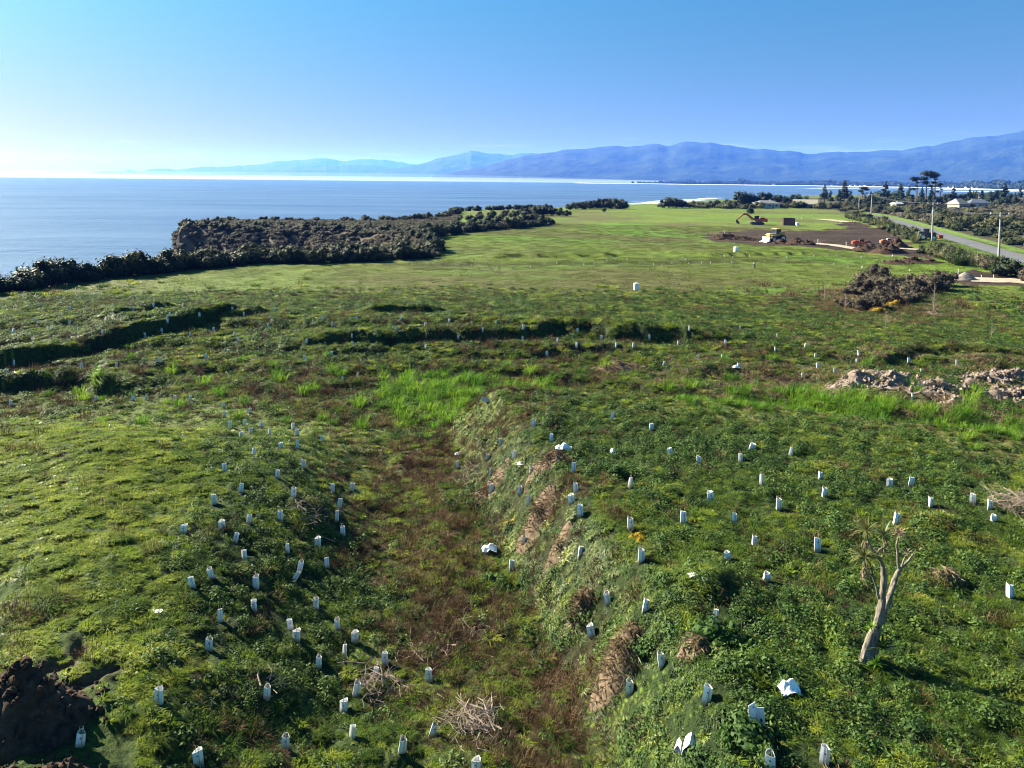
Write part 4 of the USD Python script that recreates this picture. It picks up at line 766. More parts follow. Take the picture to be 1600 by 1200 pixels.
LET = dict(p='guard_plain', q='guard_printed', s='guard_seedling', b='guard_brown', c='guard_crumpled', w='guard_wide', n='guard_narrow')
LOOKS_LIKE = dict(p='plain white tree guard', q='white guard with dark print', s='white guard with green seedling', b='white guard with brown seedling', c='crumpled white tree guard', w='broad white tree guard', n='narrow white tree guard')
MARKS = [('the cabbage tree', 1365, 1000), ('the soil heap', 90, 1110), ('the branch pile', 741, 1134), ('the big straw heap', 965, 1035), ('the valley rag', 765, 862), ('the fallen sleeve', 1077, 1183), ('the open sleeve', 1178, 1138),
         ('the straw patch', 880, 704), ('the bottom bush', 1170, 1165), ('the twiggy bush', 1585, 795), ('the crumpled sleeve', 1196, 906)]
ORD = ['first', 'second', 'third', 'fourth', 'fifth', 'sixth', 'seventh', 'eighth', 'ninth', 'tenth', 'eleventh', 'twelfth']
def dirword(du, dv):
    a = math.degrees(math.atan2(-dv, du)) % 360
    return ['right of', 'behind and right of', 'behind', 'behind and left of', 'left of', 'in front and left of', 'in front of', 'in front and right of'][int((a + 22.5) // 45) % 8]
grng = np.random.default_rng(21); seen = set()
def put_guard(u, v, let, lean, label, group, scale=1.0):
    p = at(u, v); L = math.radians(lean); copy(GK[LET[let]], 'tree_guard', (p[0], p[1], p[2] - .03), grng.uniform(-.45, .45) - math.pi / 6, scale * grng.uniform(.80, .96), (grng.normal(0, .07), L + grng.normal(0, .055)), label=label, cat='tree guard', group=group)
def near_labels(lst, where):
    """by look and by the nearest landmark; what stays alike is told apart by its row (counted from the camera) and order from the left"""
    out = {}; taken = {}
    for u, v, let, lean in sorted(lst, key=lambda g: -g[1]):
        d, nm, mu, mv = min(((math.hypot((u - mu) * 1.0, (v - mv) * 1.5), nm, mu, mv) for nm, mu, mv in MARKS))
        look = LOOKS_LIKE[let] + (' leaning right' if lean >= 8 else ' leaning left' if lean <= -8 else '')
        if d < 130: t = f'{look} {dirword(u - mu, v - mv)} {nm}'
        else: t = f'{look} on {where}'
        taken.setdefault(t, []).append((u, v)); out[(u, v)] = t
    for t, g in taken.items():
        if len(g) > 1:
            by = sorted(g, key=lambda q: -q[1])
            for i, q in enumerate(by):
                place_ = 'nearest alike' if i == 0 else 'farthest alike' if i == len(by) - 1 else f'{ORD[min(i, 11)]} nearest alike'
                out[q] = f'{t}, {place_}'
    return out
for lst, where, grp in ((NEARL, 'the paddock bank', 'tree guards on the left paddock bank'), (NEARR, 'the right mound', 'tree guards on the right-hand mound')):
    lb = near_labels(lst, where)
    for u, v, let, lean in lst: put_guard(u, v, let, lean, lb[(u, v)], grp)
for lst, where, grp in ((MIDL, 'the left terraces', 'tree guards on the left terraces'), (MIDC, 'the middle bank', 'tree guards on the far bank'), (MIDR, 'the right rough slope', 'tree guards on the far right slope')):
    rows = {}
    for u, v in lst: rows.setdefault(int(v // 12), []).append((u, v))
    ks = sorted(rows, reverse=True)
    for i, k in enumerate(ks):
        for j, (u, v) in enumerate(sorted(rows[k])):
            nth = f'{ORD[min(j, 11)]} from left in the ' + ('nearest row' if i == 0 else 'farthest row' if i == len(ks) - 1 else f'{ORD[min(i, 11)]} nearest row')
            put_guard(u, v, 'pqnp'[grng.integers(4)], grng.normal(0, 3), f'small white guard on {where}, {nth}', grp, 1.0)
for u, v in FAR: put_guard(u, v, 'pn'[grng.integers(2)], 0, 'tiny white tree guard along the far swale across the green field', 'tree guards along the far swale', .9)
for u, v in FARTHEST: put_guard(u, v, 'n', 0, 'tiny pale tree guard in the row by the dark container', 'tree guards by the container', 1.3)

# bags, scraps and fallen sleeves
def sheetmesh(w, h, seed, amp, n=14):
    x, y = np.meshgrid(np.linspace(-w / 2, w / 2, n), np.linspace(-h / 2, h / 2, n), indexing='ij'); z = amp * (meshkit.fbm(np.stack([x * 7 + seed, y * 7, x * 0], -1), 3, seed)) ; k = np.hypot(x / w, y / h) * 2
    x = x * (1 + .25 * (meshkit.noise(np.stack([x * 5, y * 5 + seed, x * 0], -1)) - .5)); z = z * (1.15 - k * .7); V = np.stack([x, y, z], -1).reshape(-1, 3)
    I = np.arange(n * n).reshape(n, n); f = np.stack([I[:-1, :-1], I[1:, :-1], I[1:, 1:], I[:-1, 1:]], -1).reshape(-1, 4); N = len(V); V2 = V - [0, 0, .012]
    e = np.concatenate([I[0, :-1], I[:-1, -1], I[-1, :0:-1], I[:0:-1, 0]]); e2 = np.roll(e, -1)
    return np.vstack([V, V2]), np.vstack([f, f[:, ::-1] + N, np.stack([e2, e, e + N, e2 + N], -1)])
for u, v, w, h, a, l in ((765, 862, .62, .5, .55, 'crumpled bright white rag lying in the valley bed'), (880, 704, .75, .45, .5, 'white plastic scrap on the straw patch of the mound top'), (816, 727, .5, .35, .25, 'flat white scrap left of the straw patch'), (957, 708, .3, .3, .3, 'small white flake standing in the weeds on the mound'), (1086, 902, .42, .3, .22, 'flat white scrap beside the dark hollow on the mound'), (1100, 908, .2, .18, .15, 'tiny white scrap next to the flat scrap on the mound'), (715, 712, .35, .2, .3, 'white scrap by the dead twigs at the valley mouth'), (1232, 1083, .5, .4, .5, 'torn white bag with an upright corner on the lower mound'), (245, 957, .35, .2, .06, 'thin pale grey board lying in the paddock grass'), (1150, 576, .6, .4, .4, 'pale scrap on the far bank')):
    p = at(u, v); pr = obj('white_scrap', sheetmesh(w, h, int(u), a), clean, sm=True, label=l, cat='scrap'); UsdGeom.Xformable(pr).AddTranslateOp().Set(Gf.Vec3d(p[0], p[1], p[2] + .05))
t = xform('fallen_sleeve', at(1077, 1183, .12), 1.2, label='fallen white sleeve lying on its side at the bottom of the mound', cat='tree guard')
v, f = sleeve(.42, .36, 11, 1.0, .2); v = v[:, [2, 1, 0]]; setmesh(f'{t.GetPath()}/sleeve', v, f[:, ::-1], clean); v, f = sleeve(.3, .16, 12, .7, .4); v = v[:, [2, 1, 0]] + [.05, .28, -.02]; setmesh(f'{t.GetPath()}/torn_flap', v, f[:, ::-1], clean)
t = xform('open_sleeve', at(1178, 1138, -.02), .5, 1.0, (0, -.12), label='tall open white sleeve leaning left with a dark print', cat='tree guard')
v1 = box(.22, .008, .62, (0, 0, .31)); v2 = box(.2, .008, .5, (.17, -.07, .25), (0, 0, -.8)); setmesh(f'{t.GetPath()}/front_panel', v1.vertices, v1.faces, white); setmesh(f'{t.GetPath()}/folded_panel', v2.vertices, v2.faces, white); b_ = box(.05, .004, .03, (.05, -.007, .52)); setmesh(f'{t.GetPath()}/print_mark', b_.vertices, b_.faces, ink)
# white water tanks / boxes on the far field
def crate(u, v, w, h, label):
    t = xform('white_box', at(u, v), .15, label=label, cat='box'); b_ = box(w, w, h, (0, 0, h / 2), bev=.025); setmesh(f'{t.GetPath()}/body', b_.vertices, b_.faces, clean); b_ = box(w * .5, w * .5, .08, (0, 0, h + .04), bev=.03); setmesh(f'{t.GetPath()}/lid', b_.vertices, b_.faces, inner)
    b_ = cat([box(w * .98, .08, .1, (0, y, -.02)) for y in (-w * .35, w * .35)]); setmesh(f'{t.GetPath()}/skid', b_.vertices, b_.faces, bamboo)
crate(994, 453, .62, .9, 'white box standing alone in the middle of the green field'); crate(1150, 393, .8, .95, 'white box on the field below the dark soil bank'); crate(1246, 353, .9, 1.1, 'white box beside the dark container')
t = xform('black_post', at(1179, 419), label='short black marker post standing alone on the far field', cat='post'); b_ = bar((0, 0, -.2), (0, 0, .75), .16, .14, 8); setmesh(f'{t.GetPath()}/post', b_.vertices, b_.faces, ink); b_ = bar((0, 0, .75), (0, 0, .85), .2, .1, 8); setmesh(f'{t.GetPath()}/cap', b_.vertices, b_.faces, ink)
peg = plain('white_peg', (.7, .68, .62), .7)
for u, v, h, l in ((1533, 440, 1.0, 'tall white peg on the driveway left of the bush'), (1552, 441, 1.1, 'white peg in the middle of the driveway'), (1497, 428, .8, 'white peg beside the gravel heap'), (1278, 380, 1.0, 'white peg at the left end of the gravel strip'), (1132, 367, 1.0, 'white peg above the dark soil bank'), (1322, 384, .9, 'white peg on the gravel strip'), (1105, 371, 1.6, 'black post at the left end of the soil bank'), (1105, 380, 1.4, 'second black post below the left end of the soil bank')):
    obj('marker_peg', (lambda m_, p: (m_.apply_translation(p), m_)[1])(cat([bar((0, 0, -.2), (0, 0, h), .05, .04, 6), box(.09, .09, .12, (0, 0, h - .04))]), at(u, v)), ink if 'black' in l else peg, label=l, cat='peg')

# ------------------------------------------------------------------ heaps of soil, straw, dead branches
def heap(name, u, v, rx, ry, h, seed, material, label, catg, rough=.5, clods=0, clodr=.12, rz=0.0, nseg=64):
    p = at(u, v); r = np.random.default_rng(seed); rings = 30; V = [[0, 0, h * (1 + .1)]]; F = []
    for i in range(1, rings + 1):
        q = i / rings
        for k in range(nseg):
            a = 2 * math.pi * k / nseg; e = 1 + .35 * (meshkit.noise(np.array([math.cos(a) * 1.6 + seed, math.sin(a) * 1.6, seed])) - .5)
            V.append([q * rx * e * math.cos(a), q * ry * e * math.sin(a), 0])
    V = np.array(V); q = np.hypot(V[:, 0] / rx, V[:, 1] / ry); V[:, 2] = h * np.clip(1 - q ** 1.25, -.2, 1)
    n_ = meshkit.fbm(np.stack([V[:, 0] * 1.3, V[:, 1] * 1.3, V[:, 2] * 0 + seed], -1), 4, seed) - .5; n2 = meshkit.fbm(np.stack([V[:, 0] * 5, V[:, 1] * 5, V[:, 2] * 0 + seed], -1), 4, seed + 3) - .5
    V[:, 2] += rough * h * n_ * 1.6 * (1.1 - q).clip(0) + rough * .35 * n2 * min(h, 1) * (q < 1.0)
    c, s = math.cos(rz), math.sin(rz); V[:, :2] = V[:, :2] @ np.array([[c, s], [-s, c]])
    V += p; g = ground(V[:, 0], V[:, 1]); V[:, 2] = np.maximum(V[:, 2] - p[2] + g, g - .06) - np.where(q > .97, .15, 0)
    for k in range(nseg): F.append([0, 1 + k, 1 + (k + 1) % nseg])
    for i in range(rings - 1):
        o = 1 + i * nseg
        for k in range(nseg): k2 = (k + 1) % nseg; F += [[o + k, o + nseg + k, o + nseg + k2], [o + k, o + nseg + k2, o + k2]]
    t = xform(name, label=label, cat=catg); setmesh(f'{t.GetPath()}/mound', V, np.array(F), material, True)
    if clods:
        ms = []; sel = r.choice(len(V), clods)
        for q_, j in enumerate(sel):
            m_ = trimesh.creation.icosphere(1); s_ = clodr * r.uniform(.3, 1.2); vv = m_.vertices * s_ * r.uniform(.4, 1.3, 3) * (1 + 1.1 * (meshkit.noise(m_.vertices * 2 + j) - .5))[:, None]; c_ = V[j] + [r.normal(0, .1), r.normal(0, .1), s_ * .1]
            if q_ % 3 == 0: w_ = r.uniform(1.0, 1.25); c_ = p + (V[-1 - int(r.integers(nseg))] - p) * [w_, w_, 0]; c_[2] = tz(c_[0], c_[1]) + s_ * .2
            ms.append((vv * (.55 if q_ % 3 == 0 else 1) + c_, m_.faces))
        v2, f2 = join(ms); tag(setmesh(f'{t.GetPath()}/clods', v2, f2, material), kind='stuff')
    return t, V
heap('soil_heap', 40, 1122, 1.6, 1.35, 1.15, 3, soilmat, 'big dark heap of fresh soil in the bottom left corner', 'soil heap', .55, 260, .11)
heap('soil_heap', 105, 1212, .8, .5, .25, 4, soilmat, 'low lump of soil in front of the big soil heap', 'soil heap', .5, 40, .09)
for u, v, rx, ry, h, l in ((1135, 374, 4.8, 2.2, 1.5, 'long dark soil bank at the left end of the earthworks'), (1160, 375, 5.2, 2.0, .9, 'low tapering tail of the long dark soil bank'), (1222, 380, 2.4, 2.2, 1.0, 'lumpy dark soil heap right of the yellow loader'), (1245, 381, 3.2, 2.2, 1.2, 'middle dark soil heap right of the yellow loader'), (1262, 382, 2.6, 1.8, .9, 'small dark soil heap at the end of the gravel strip'), (1355, 392, 4.0, 2.6, 1.4, 'brown spoil heap in front of the orange digger'), (1388, 394, 4.2, 2.6, 1.6, 'brown spoil heap in front of the white digger'), (1404, 387, 2.6, 2.2, 2.0, 'steep dark heap under the white digger arm'), (1428, 410, 6.0, 2.4, .8, 'flat dark soil heap beside the flax hedge'), (1400, 412, 2.8, 1.6, .5, 'low stony soil lump left of the flat heap'), (1330, 349, 3.8, 4, .5, 'low brown heap at the track end')):
    heap('soil_heap', u, v, rx, ry, h, int(u), soilmat, l, 'soil heap', .6, 40, .3, nseg=40)
heap('gravel_heap', 1508, 437, 2.0, 1.5, 1.25, 9, plain('grey_gravel', (.17, .145, .13), .9, var=.3), 'pointed grey gravel heap at the driveway end', 'gravel heap', .25, 0, nseg=40)
strawm = plain('matted_straw', (.125, .088, .06), .9, var=.45, scale=7, spec=.1, bump=.6)
def strawheap(u, v, rx, ry, h, seed, label, n=260):
    t, V = heap('straw_heap', u, v, rx, ry, h, seed, strawm, label, 'straw heap', .6, 0, nseg=40)
    r = np.random.default_rng(seed); ms = []
    for j in r.choice(len(V), n):
        a = r.random() * 6.283; L = r.uniform(.12, .38); d = np.array([math.cos(a), math.sin(a), r.uniform(-.45, .35)]) * L; c = V[j] + [0, 0, .02]; s = np.array([-math.sin(a), math.cos(a), 0]) * .007
        ms.append((np.array([c - s, c + s, c + d * .5 + [0, 0, .05], c + d]), np.array([[0, 1, 2], [1, 3, 2]])))
    v2, f2 = join(ms); tag(setmesh(f'{t.GetPath()}/stalks', v2, f2, G['straw']), kind='stuff')
for a in ((965, 1036, .85, .62, .5, 31, 'big heap of dead straw on the lower flank of the mound', 700), (905, 945, .5, .4, .25, 32, 'small straw heap above the big one', 300), (855, 722, 1.1, .7, .3, 33, 'straw patch with white scrap near the mound top', 420), (838, 812, .9, .8, .35, 34, 'straw and dead weeds heap on the upper left flank of the mound', 420), (872, 862, .6, .5, .25, 35, 'small brown straw heap on the left flank of the mound', 240), (1090, 1012, .6, .5, .3, 36, 'brown straw side of the dark hump on the mound', 260), (760, 770, 1.2, .9, .15, 37, 'dead twigs and straw at the valley edge', 420), (1480, 905, .5, .4, .25, 38, 'small dry lump right of the cabbage tree', 160), (1300, 1230, .6, .4, .2, 39, 'dry lump at the bottom edge', 120),
          (965, 575, 2.6, 1.0, .5, 49, 'brown dead weed heap on the far bank', 400)): strawheap(*a)
sodmat = plain('torn_sods', (.19, .145, .12), .92, var=.5, scale=2.2, spec=.1, bump=.8)
for a in ((1345, 600, 3.4, 1.5, .7, 41, 'pale pile of torn sods on the far right slope'), (1325, 607, 2.4, 1.2, .6, 42, 'pale pile of torn sods at the left end of the far right slope'), (1390, 597, 2.8, 1.2, .6, 43, 'middle pale pile of torn sods'), (1462, 610, 2.4, 1.2, .6, 44, 'pale dry lump right of the torn sods'), (1535, 593, 3.4, 1.3, .6, 45, 'pale earth pile near the right edge'), (1582, 587, 3.0, 1.2, .6, 46, 'pale earth pile at the right edge'), (1585, 620, 3.0, 1.2, .6, 47, 'lower pale earth pile at the right edge'), (1500, 630, 1.2, .7, .35, 48, 'low pale lump in front of the earth piles')): heap('sod_pile', a[0], a[1], a[2], a[3], a[4] * .42, a[5], sodmat, a[6], 'earth pile', 2.2, 110, .17, nseg=44)
def brush(name, u, v, R, h, n, seed, label, r0=.016, catg='brush pile', up=.35):
    p = at(u, v); r = np.random.default_rng(seed); t = xform(name, label=label, cat=catg); big, fine = [], []
    for i in range(n):
        a = r.random() * 6.283; c = p + np.array([r.normal(0, R * .38), r.normal(0, R * .38), 0]); c[2] = tz(c[0], c[1]) + h * r.uniform(0, .75); L = R * r.uniform(.35, 1.0); d = np.array([math.cos(a), math.sin(a), r.uniform(-.15, up)]); d /= np.linalg.norm(d)
        k = r.normal(0, .16, 3) * L; pts = [c - d * L / 2, c + k * .6, c + d * L / 2 + k * .2]; (big if i % 5 == 0 else fine).append(tubepath(pts, [r0 * (1.5 if i % 5 == 0 else .7), r0 * (1.2 if i % 5 == 0 else .5), r0 * .3], 4))
        if r.random() < .6: q = np.array(pts[1]); e = q + (d + r.normal(0, .7, 3)) * L * .35; fine.append(tubepath([q, e], [r0 * .5, r0 * .2], 3))
    for i, m_ in enumerate(big[:40]): setmesh(f'{t.GetPath()}/branch' + (f'_{i:03d}' if i else ''), m_.vertices, m_.faces, twig)
    m_ = cat(fine); tag(setmesh(f'{t.GetPath()}/twigs', m_.vertices, m_.faces, twig), kind='stuff')
brush('branch_pile', 741, 1134, 1.0, .55, 170, 1, 'pile of dead grey branches in the valley bed at bottom centre')
brush('branch_scatter', 760, 1155, .8, .15, 40, 2, 'loose dead branches right of the branch pile', catg='branches'); brush('branch_scatter', 590, 1068, 1.1, .25, 90, 3, 'dead branches on the lower end of the paddock bank', catg='branches'); brush('branch_scatter', 665, 1025, 1.0, .15, 55, 4, 'dead twigs on the left side of the valley bed', catg='branches')
brush('branch_scatter', 752, 985, 1.2, .15, 45, 5, 'sparse dead twigs in the brown valley bed', catg='branches'); brush('branch_scatter', 480, 795, 1.3, .2, 60, 6, 'dead twigs in the dark side of the paddock bank', catg='branches'); brush('branch_scatter', 735, 745, 1.3, .25, 80, 7, 'tangle of dead twigs at the valley mouth', catg='branches')
brush('branch_scatter', 430, 1062, .7, .12, 24, 8, 'few thin dead twigs on the paddock bank', catg='branches'); brush('dead_bush', 1588, 800, 1.3, .8, 170, 9, 'grey twiggy dead bush at the right edge of the mound', .012, 'dead bush', .8); brush('branch_scatter', 1460, 492, 1.5, .3, 40, 10, 'dead branches at the foot of the bare sapling', .03, 'branches')
def bare(u, v, h, seed, label, lean=0.0):
    p = at(u, v); r = np.random.default_rng(seed); t = xform('bare_sapling', p, r.random() * 6, label=label, cat='dead sapling'); m_ = tubepath([[0, 0, -.2], [lean * .4, 0, h * .5], [lean, .05, h]], [h * .022, h * .015, h * .005], 5); setmesh(f'{t.GetPath()}/trunk', m_.vertices, m_.faces, twig); ms = []
    for i in range(26):
        z = h * r.uniform(.25, .95); a = r.random() * 6.283; L = h * .28 * r.uniform(.5, 1.2) * (1.15 - z / h); o = np.array([lean * (z / h) ** 1.3, 0, z]); ms.append(tubepath([o, o + [math.cos(a) * L * .6, math.sin(a) * L * .6, L * .45], o + [math.cos(a) * L, math.sin(a) * L, L]], [h * .007, h * .005, h * .002], 3))
    m_ = cat(ms); setmesh(f'{t.GetPath()}/branches', m_.vertices, m_.faces, twig)
bare(1459, 488, 3.3, 1, 'tall bare grey sapling right of the scrub clump'); bare(1384, 513, 1.7, 2, 'short dead sapling on the field before the scrub clump'); bare(1352, 515, .7, 3, 'stub of a dead sapling left of the short one'); bare(1320, 490, 2.2, 4, 'thin bare sapling in the brown weeds left of the gorse'); bare(1288, 470, 2.0, 5, 'thin bare sapling at the left end of the brown weeds'); bare(1549, 528, 1.4, 6, 'thin dead sapling on the right of the field'); bare(688, 467, .8, 7, 'dead twig upright on the middle of the field'); bare(1332, 484, 1.4, 8, 'small bare sapling beside the gorse')
# leafy bushes among the guards
K['leafy_bush'] = plant_kind('leafy_bush', [crown(.55, .5, 520, .05, 300 + i, 8) for i in range(3)], G['bramble'], [stems(.5, .4, i, 3, .02) for i in range(3)])
for u, v, s, l in ((1172, 1168, 1.15, 'dark leafy bush at the bottom between two white sleeves'), (1000, 1012, .85, 'dark leafy bush right of the big straw heap'), (968, 740, .9, 'dark round bush on the mound top'), (762, 905, .7, 'dark clump in the grass beside the valley bed'), (1185, 1180, .7, 'smaller leafy bush beside the dark leafy bush'), (1120, 1000, 1.2, 'dark hump of brambles on the mound'), (720, 1020, .5, 'small green bush in the valley bed')): plant('leafy_bush', 'leafy_bush', at(u, v), s, l, 'bush', None, sink=.05)
for u, v, s in ((1190, 693, .3), (1000, 845, .4), (797, 822, .45), (845, 800, .4), (1480, 756, .28), (1440, 752, .25), (1110, 735, .35)): plant('gorse_bush', 'gorse_bush', at(u, v), s, 'small yellow-flowered gorse sprig on the right-hand mound', 'gorse', 'gorse sprigs on the mound', sink=.05)
# puddle in the boggy hollow
p = at(763, 625); pv = [[p[0], p[1], p[2] + .05]]; pf = []
for k in range(40): a = 2 * math.pi * k / 40; e = 1 + .5 * (meshkit.noise(np.array([math.cos(a) * 2, math.sin(a) * 2, .5])) - .5); pv.append([p[0] + .5 * e * math.cos(a), p[1] + .5 * e * math.sin(a), p[2] + .05]); pf.append([0, 1 + k, 1 + (k + 1) % 40])
obj('puddle', (np.array(pv), np.array(pf)), mat('puddle_water', {'p': ('principled_bsdf', {'base_color': (.02, .025, .02), 'roughness': .06, 'ior': 1.33})}, [], surface='p.BSDF'), kind='structure')
# ------------------------------------------------------------------ the cabbage tree: drawn on the upright plane through its foot, then given depth
CB = at(1355, 1035); _h = np.array([_F0[0], _F0[1], 0]); _h /= np.linalg.norm(_h)
def cp(zu, zv, dep=0.0):
    """point at (zu, zv) of an enlargement whose origin is (1150, 760) and scale 2.727, dep metres behind the foot"""
    d = ray(1150 + zu / 2.727, 760 + zv / 2.727); t = ((CB - EYE) @ _h + dep) / (d @ _h); return EYE + d * t
cab_bark = mat('cabbage_tree_bark', {'t': ('texture_coordinate', {}), 'mp': ('mapping', {'scale': (9, 9, 1.6)}), 'n': ('noise_texture', {'scale': 1.6, 'detail': 6.0, 'roughness': .65}), 'r': ('rgb_ramp', {'ramp': [(.32, (.05, .04, .032)), (.5, (.16, .13, .105)), (.75, (.30, .26, .22))]}), 'b': ('bump', {'strength': .8, 'distance': .03}), 'p': ('principled_bsdf', {'roughness': .9, 'specular_ior_level': .15})},
               [('t.object', 'mp.vector'), ('mp.vector', 'n.vector'), ('n.fac', 'r.fac'), ('r.color', 'p.base_color'), ('n.fac', 'b.height'), ('b.normal', 'p.normal')], surface='p.BSDF')
def limb(pts):
    q = [(cp(a, b, c), r * .95) for a, b, c, r in pts]; return [hull([q[i], q[i + 1]], 14) for i in range(len(q) - 1)]
trunk = []
trunk += limb([(552, 775, .0, .19), (556, 735, 0, .165), (575, 680, .03, .135), (597, 610, .08, .125), (612, 560, .1, .115), (622, 500, .1, .10), (627, 440, .08, .085), (631, 385, .05, .075), (626, 340, .02, .06)])
trunk += limb([(590, 770, .1, .12), (592, 730, .12, .11), (588, 670, .1, .10), (604, 610, .1, .10)]); trunk += limb([(530, 765, -.05, .08), (552, 700, 0, .09), (572, 640, .05, .09), (596, 590, .08, .08)])
trunk += limb([(618, 570, .15, .11), (632, 525, .25, .10), (652, 475, .35, .09), (668, 425, .42, .075), (683, 385, .48, .062), (694, 352, .5, .05)])
thin = []
thin += limb([(626, 340, .02, .055), (612, 310, 0, .036), (600, 292, -.02, .03), (580, 268, -.05, .026), (562, 228, -.08, .024), (556, 205, -.08, .022)]); thin += limb([(600, 292, -.02, .028), (612, 268, .0, .024), (628, 262, .02, .022)]); thin += limb([(612, 310, 0, .03), (634, 290, .05, .026), (630, 240, .06, .022), (626, 215, .06, .02)])
thin += limb([(608, 475, .02, .045), (598, 425, -.02, .036), (582, 382, -.05, .032), (576, 348, -.06, .028), (560, 350, -.08, .022), (548, 335, -.08, .022), (547, 310, -.08, .02)]); thin += limb([(582, 382, -.05, .028), (560, 362, -.1, .022), (545, 350, -.12, .018)])
thin += limb([(694, 352, .5, .046), (690, 318, .48, .036), (688, 280, .46, .033), (684, 250, .46, .03), (692, 218, .46, .026)]); thin += limb([(694, 352, .5, .042), (712, 338, .55, .036), (734, 318, .6, .03), (754, 290, .62, .022)]); thin += limb([(706, 342, .53, .03), (716, 312, .5, .024), (728, 290, .5, .018)]); thin += limb([(690, 300, .46, .022), (704, 286, .44, .018), (722, 288, .42, .014)])
def merged(parts, e):
    M_ = manifold3d.Manifold.batch_boolean(parts, manifold3d.OpType.Add).refine_to_length(e); t_ = mtrim(M_); t_ = trimesh.Trimesh(t_.vertices, t_.faces, process=True); trimesh.smoothing.filter_taubin(t_, iterations=8); return t_
tr = merged(trunk, .04); br_ = merged(thin, .03)
tv = tr.vertices; tv = tv + (meshkit.fbm(np.stack([tv[:, 0] * 9, tv[:, 1] * 9, tv[:, 2] * 2.2], -1), 3, 5) - .5)[:, None] * .09 * tr.vertex_normals
ct = xform('cabbage_tree', label='leaning cabbage tree with pale forked trunk and sparse leaf tufts', cat='tree'); cpth = ct.GetPath()
setmesh(f'{cpth}/trunk', tv, tr.faces, cab_bark, True); setmesh(f'{cpth}/branches', br_.vertices, br_.faces, cab_bark, True)
green = leafmat('cabbage_leaf', (.035, .05, .012), (.085, .105, .025), (.19, .17, .06), 2, .3, .4, .4); brownl = plain('dead_cabbage_leaf', (.17, .115, .07), .8, var=.4, scale=8)
def rosette(c, R, n, seed, material, name, droop=.35, up=.35, w=.017, half=False):
    r = np.random.default_rng(seed); V, F = [], []
    for i in range(n):
        a = r.random() * 6.283; e = math.asin(min(1, max(-1, r.uniform(-.35, 1.0) + up - .3))); L = R * r.uniform(.7, 1.1); d = np.array([math.cos(a) * math.cos(e), math.sin(a) * math.cos(e), math.sin(e)]); s = np.array([-math.sin(a), math.cos(a), 0]) * w
        m1 = c + d * L * .35; m2 = c + d * L * .72 - [0, 0, droop * L * .12]; tip = c + d * L - np.array([0, 0, droop * L * r.uniform(.25, .7)]); k = len(V); V += [c - s * .5, c + s * .5, m1 - s, m1 + s, m2 - s * .8, m2 + s * .8, tip]; F += [[k, k + 1, k + 3], [k, k + 3, k + 2], [k + 2, k + 3, k + 5], [k + 2, k + 5, k + 4], [k + 4, k + 5, k + 6]]
    setmesh(free(name, str(cpth)), np.array(V), np.array(F), material)
rosette(cp(556, 188, -.08), .46, 64, 1, green, 'leaf_tuft'); rosette(cp(627, 205, .06), .44, 54, 2, green, 'leaf_tuft'); rosette(cp(547, 298, -.08), .50, 70, 3, green, 'leaf_tuft', .5); rosette(cp(622, 285, .02), .26, 34, 4, green, 'leaf_tuft'); rosette(cp(692, 200, .46), .30, 34, 5, brownl, 'dead_leaf_tuft', .6); rosette(cp(728, 284, .5), .22, 18, 6, brownl, 'dead_leaf_tuft', .7); rosette(cp(575, 345, -.06), .2, 16, 7, green, 'leaf_tuft')
for i, (a, b, L) in enumerate(((546, 345, .38), (552, 235, .22), (640, 225, .22))):
    r = np.random.default_rng(50 + i); ms = [tubepath([cp(a, b, -.08) + r.normal(0, .03, 3), cp(a, b, -.08) + [r.normal(0, .05), r.normal(0, .05), -L * .6], cp(a, b, -.08) + [r.normal(0, .09), r.normal(0, .09), -L * r.uniform(.8, 1.2)]], [.008, .009, .003], 4) for _ in range(14)]; m_ = cat(ms); setmesh(free('hanging_dead_leaves', str(cpth)), m_.vertices, m_.faces, brownl)
rosette(cp(622, 690, -.1), .52, 60, 8, G['bramble'], 'basal_shoot', .3, .5, .018); rosette(cp(575, 600, -.05), .24, 26, 9, G['rush'], 'trunk_shoot', .3); rosette(cp(598, 755, -.25), .3, 40, 10, G['rush'], 'basal_shoot', .4, .5)
# ------------------------------------------------------------------ machines, container, poles, houses
def paint(name, c): return plain(name, c, .45, var=.18, scale=2.2)
orange = paint('orange_paint', (.33, .055, .02)); yellow = paint('yellow_paint', (.52, .31, .06)); steel = plain('dark_steel', (.04, .04, .045), .55, var=.4); tyre = plain('tyre_rubber', (.035, .032, .03), .85, var=.4); hub = plain('pale_hub', (.62, .58, .50), .6); glassm = mat('cab_glass', {'p': ('principled_bsdf', {'base_color': (.02, .03, .04), 'roughness': .08})}, [], surface='p.BSDF'); maroon = paint('maroon_paint', (.085, .028, .028)); palew = paint('pale_paint', (.36, .355, .34)); redp = paint('red_paint', (.45, .05, .03))
class Thing:
    def __init__(s, name, p, rz, label, catg, sc=1.0): s.p = str(xform(name, p, rz, sc, label=label, cat=catg).GetPath())
    def add(s, name, m, material, up=None, **k):
        v, f = (m if isinstance(m, tuple) else (m.vertices, m.faces)); path = free(name, up or s.p); tag(setmesh(path, v, f, material), **k); return path
def cyl(r, w, at_, n=20):
    t = trimesh.creation.cylinder(radius=r, height=w, sections=n); t.apply_transform(trimesh.transformations.rotation_matrix(math.pi / 2, [1, 0, 0])); t.apply_translation(at_); return t
def track_unit(L, h, w, y):
    return mtrim(manifold3d.Manifold.batch_hull([manifold3d.Manifold.cylinder(w, h / 2, h / 2, 16).rotate([90, 0, 0]).translate([x, y + w / 2, h / 2]) for x in (-L / 2 + h / 2, L / 2 - h / 2)]))
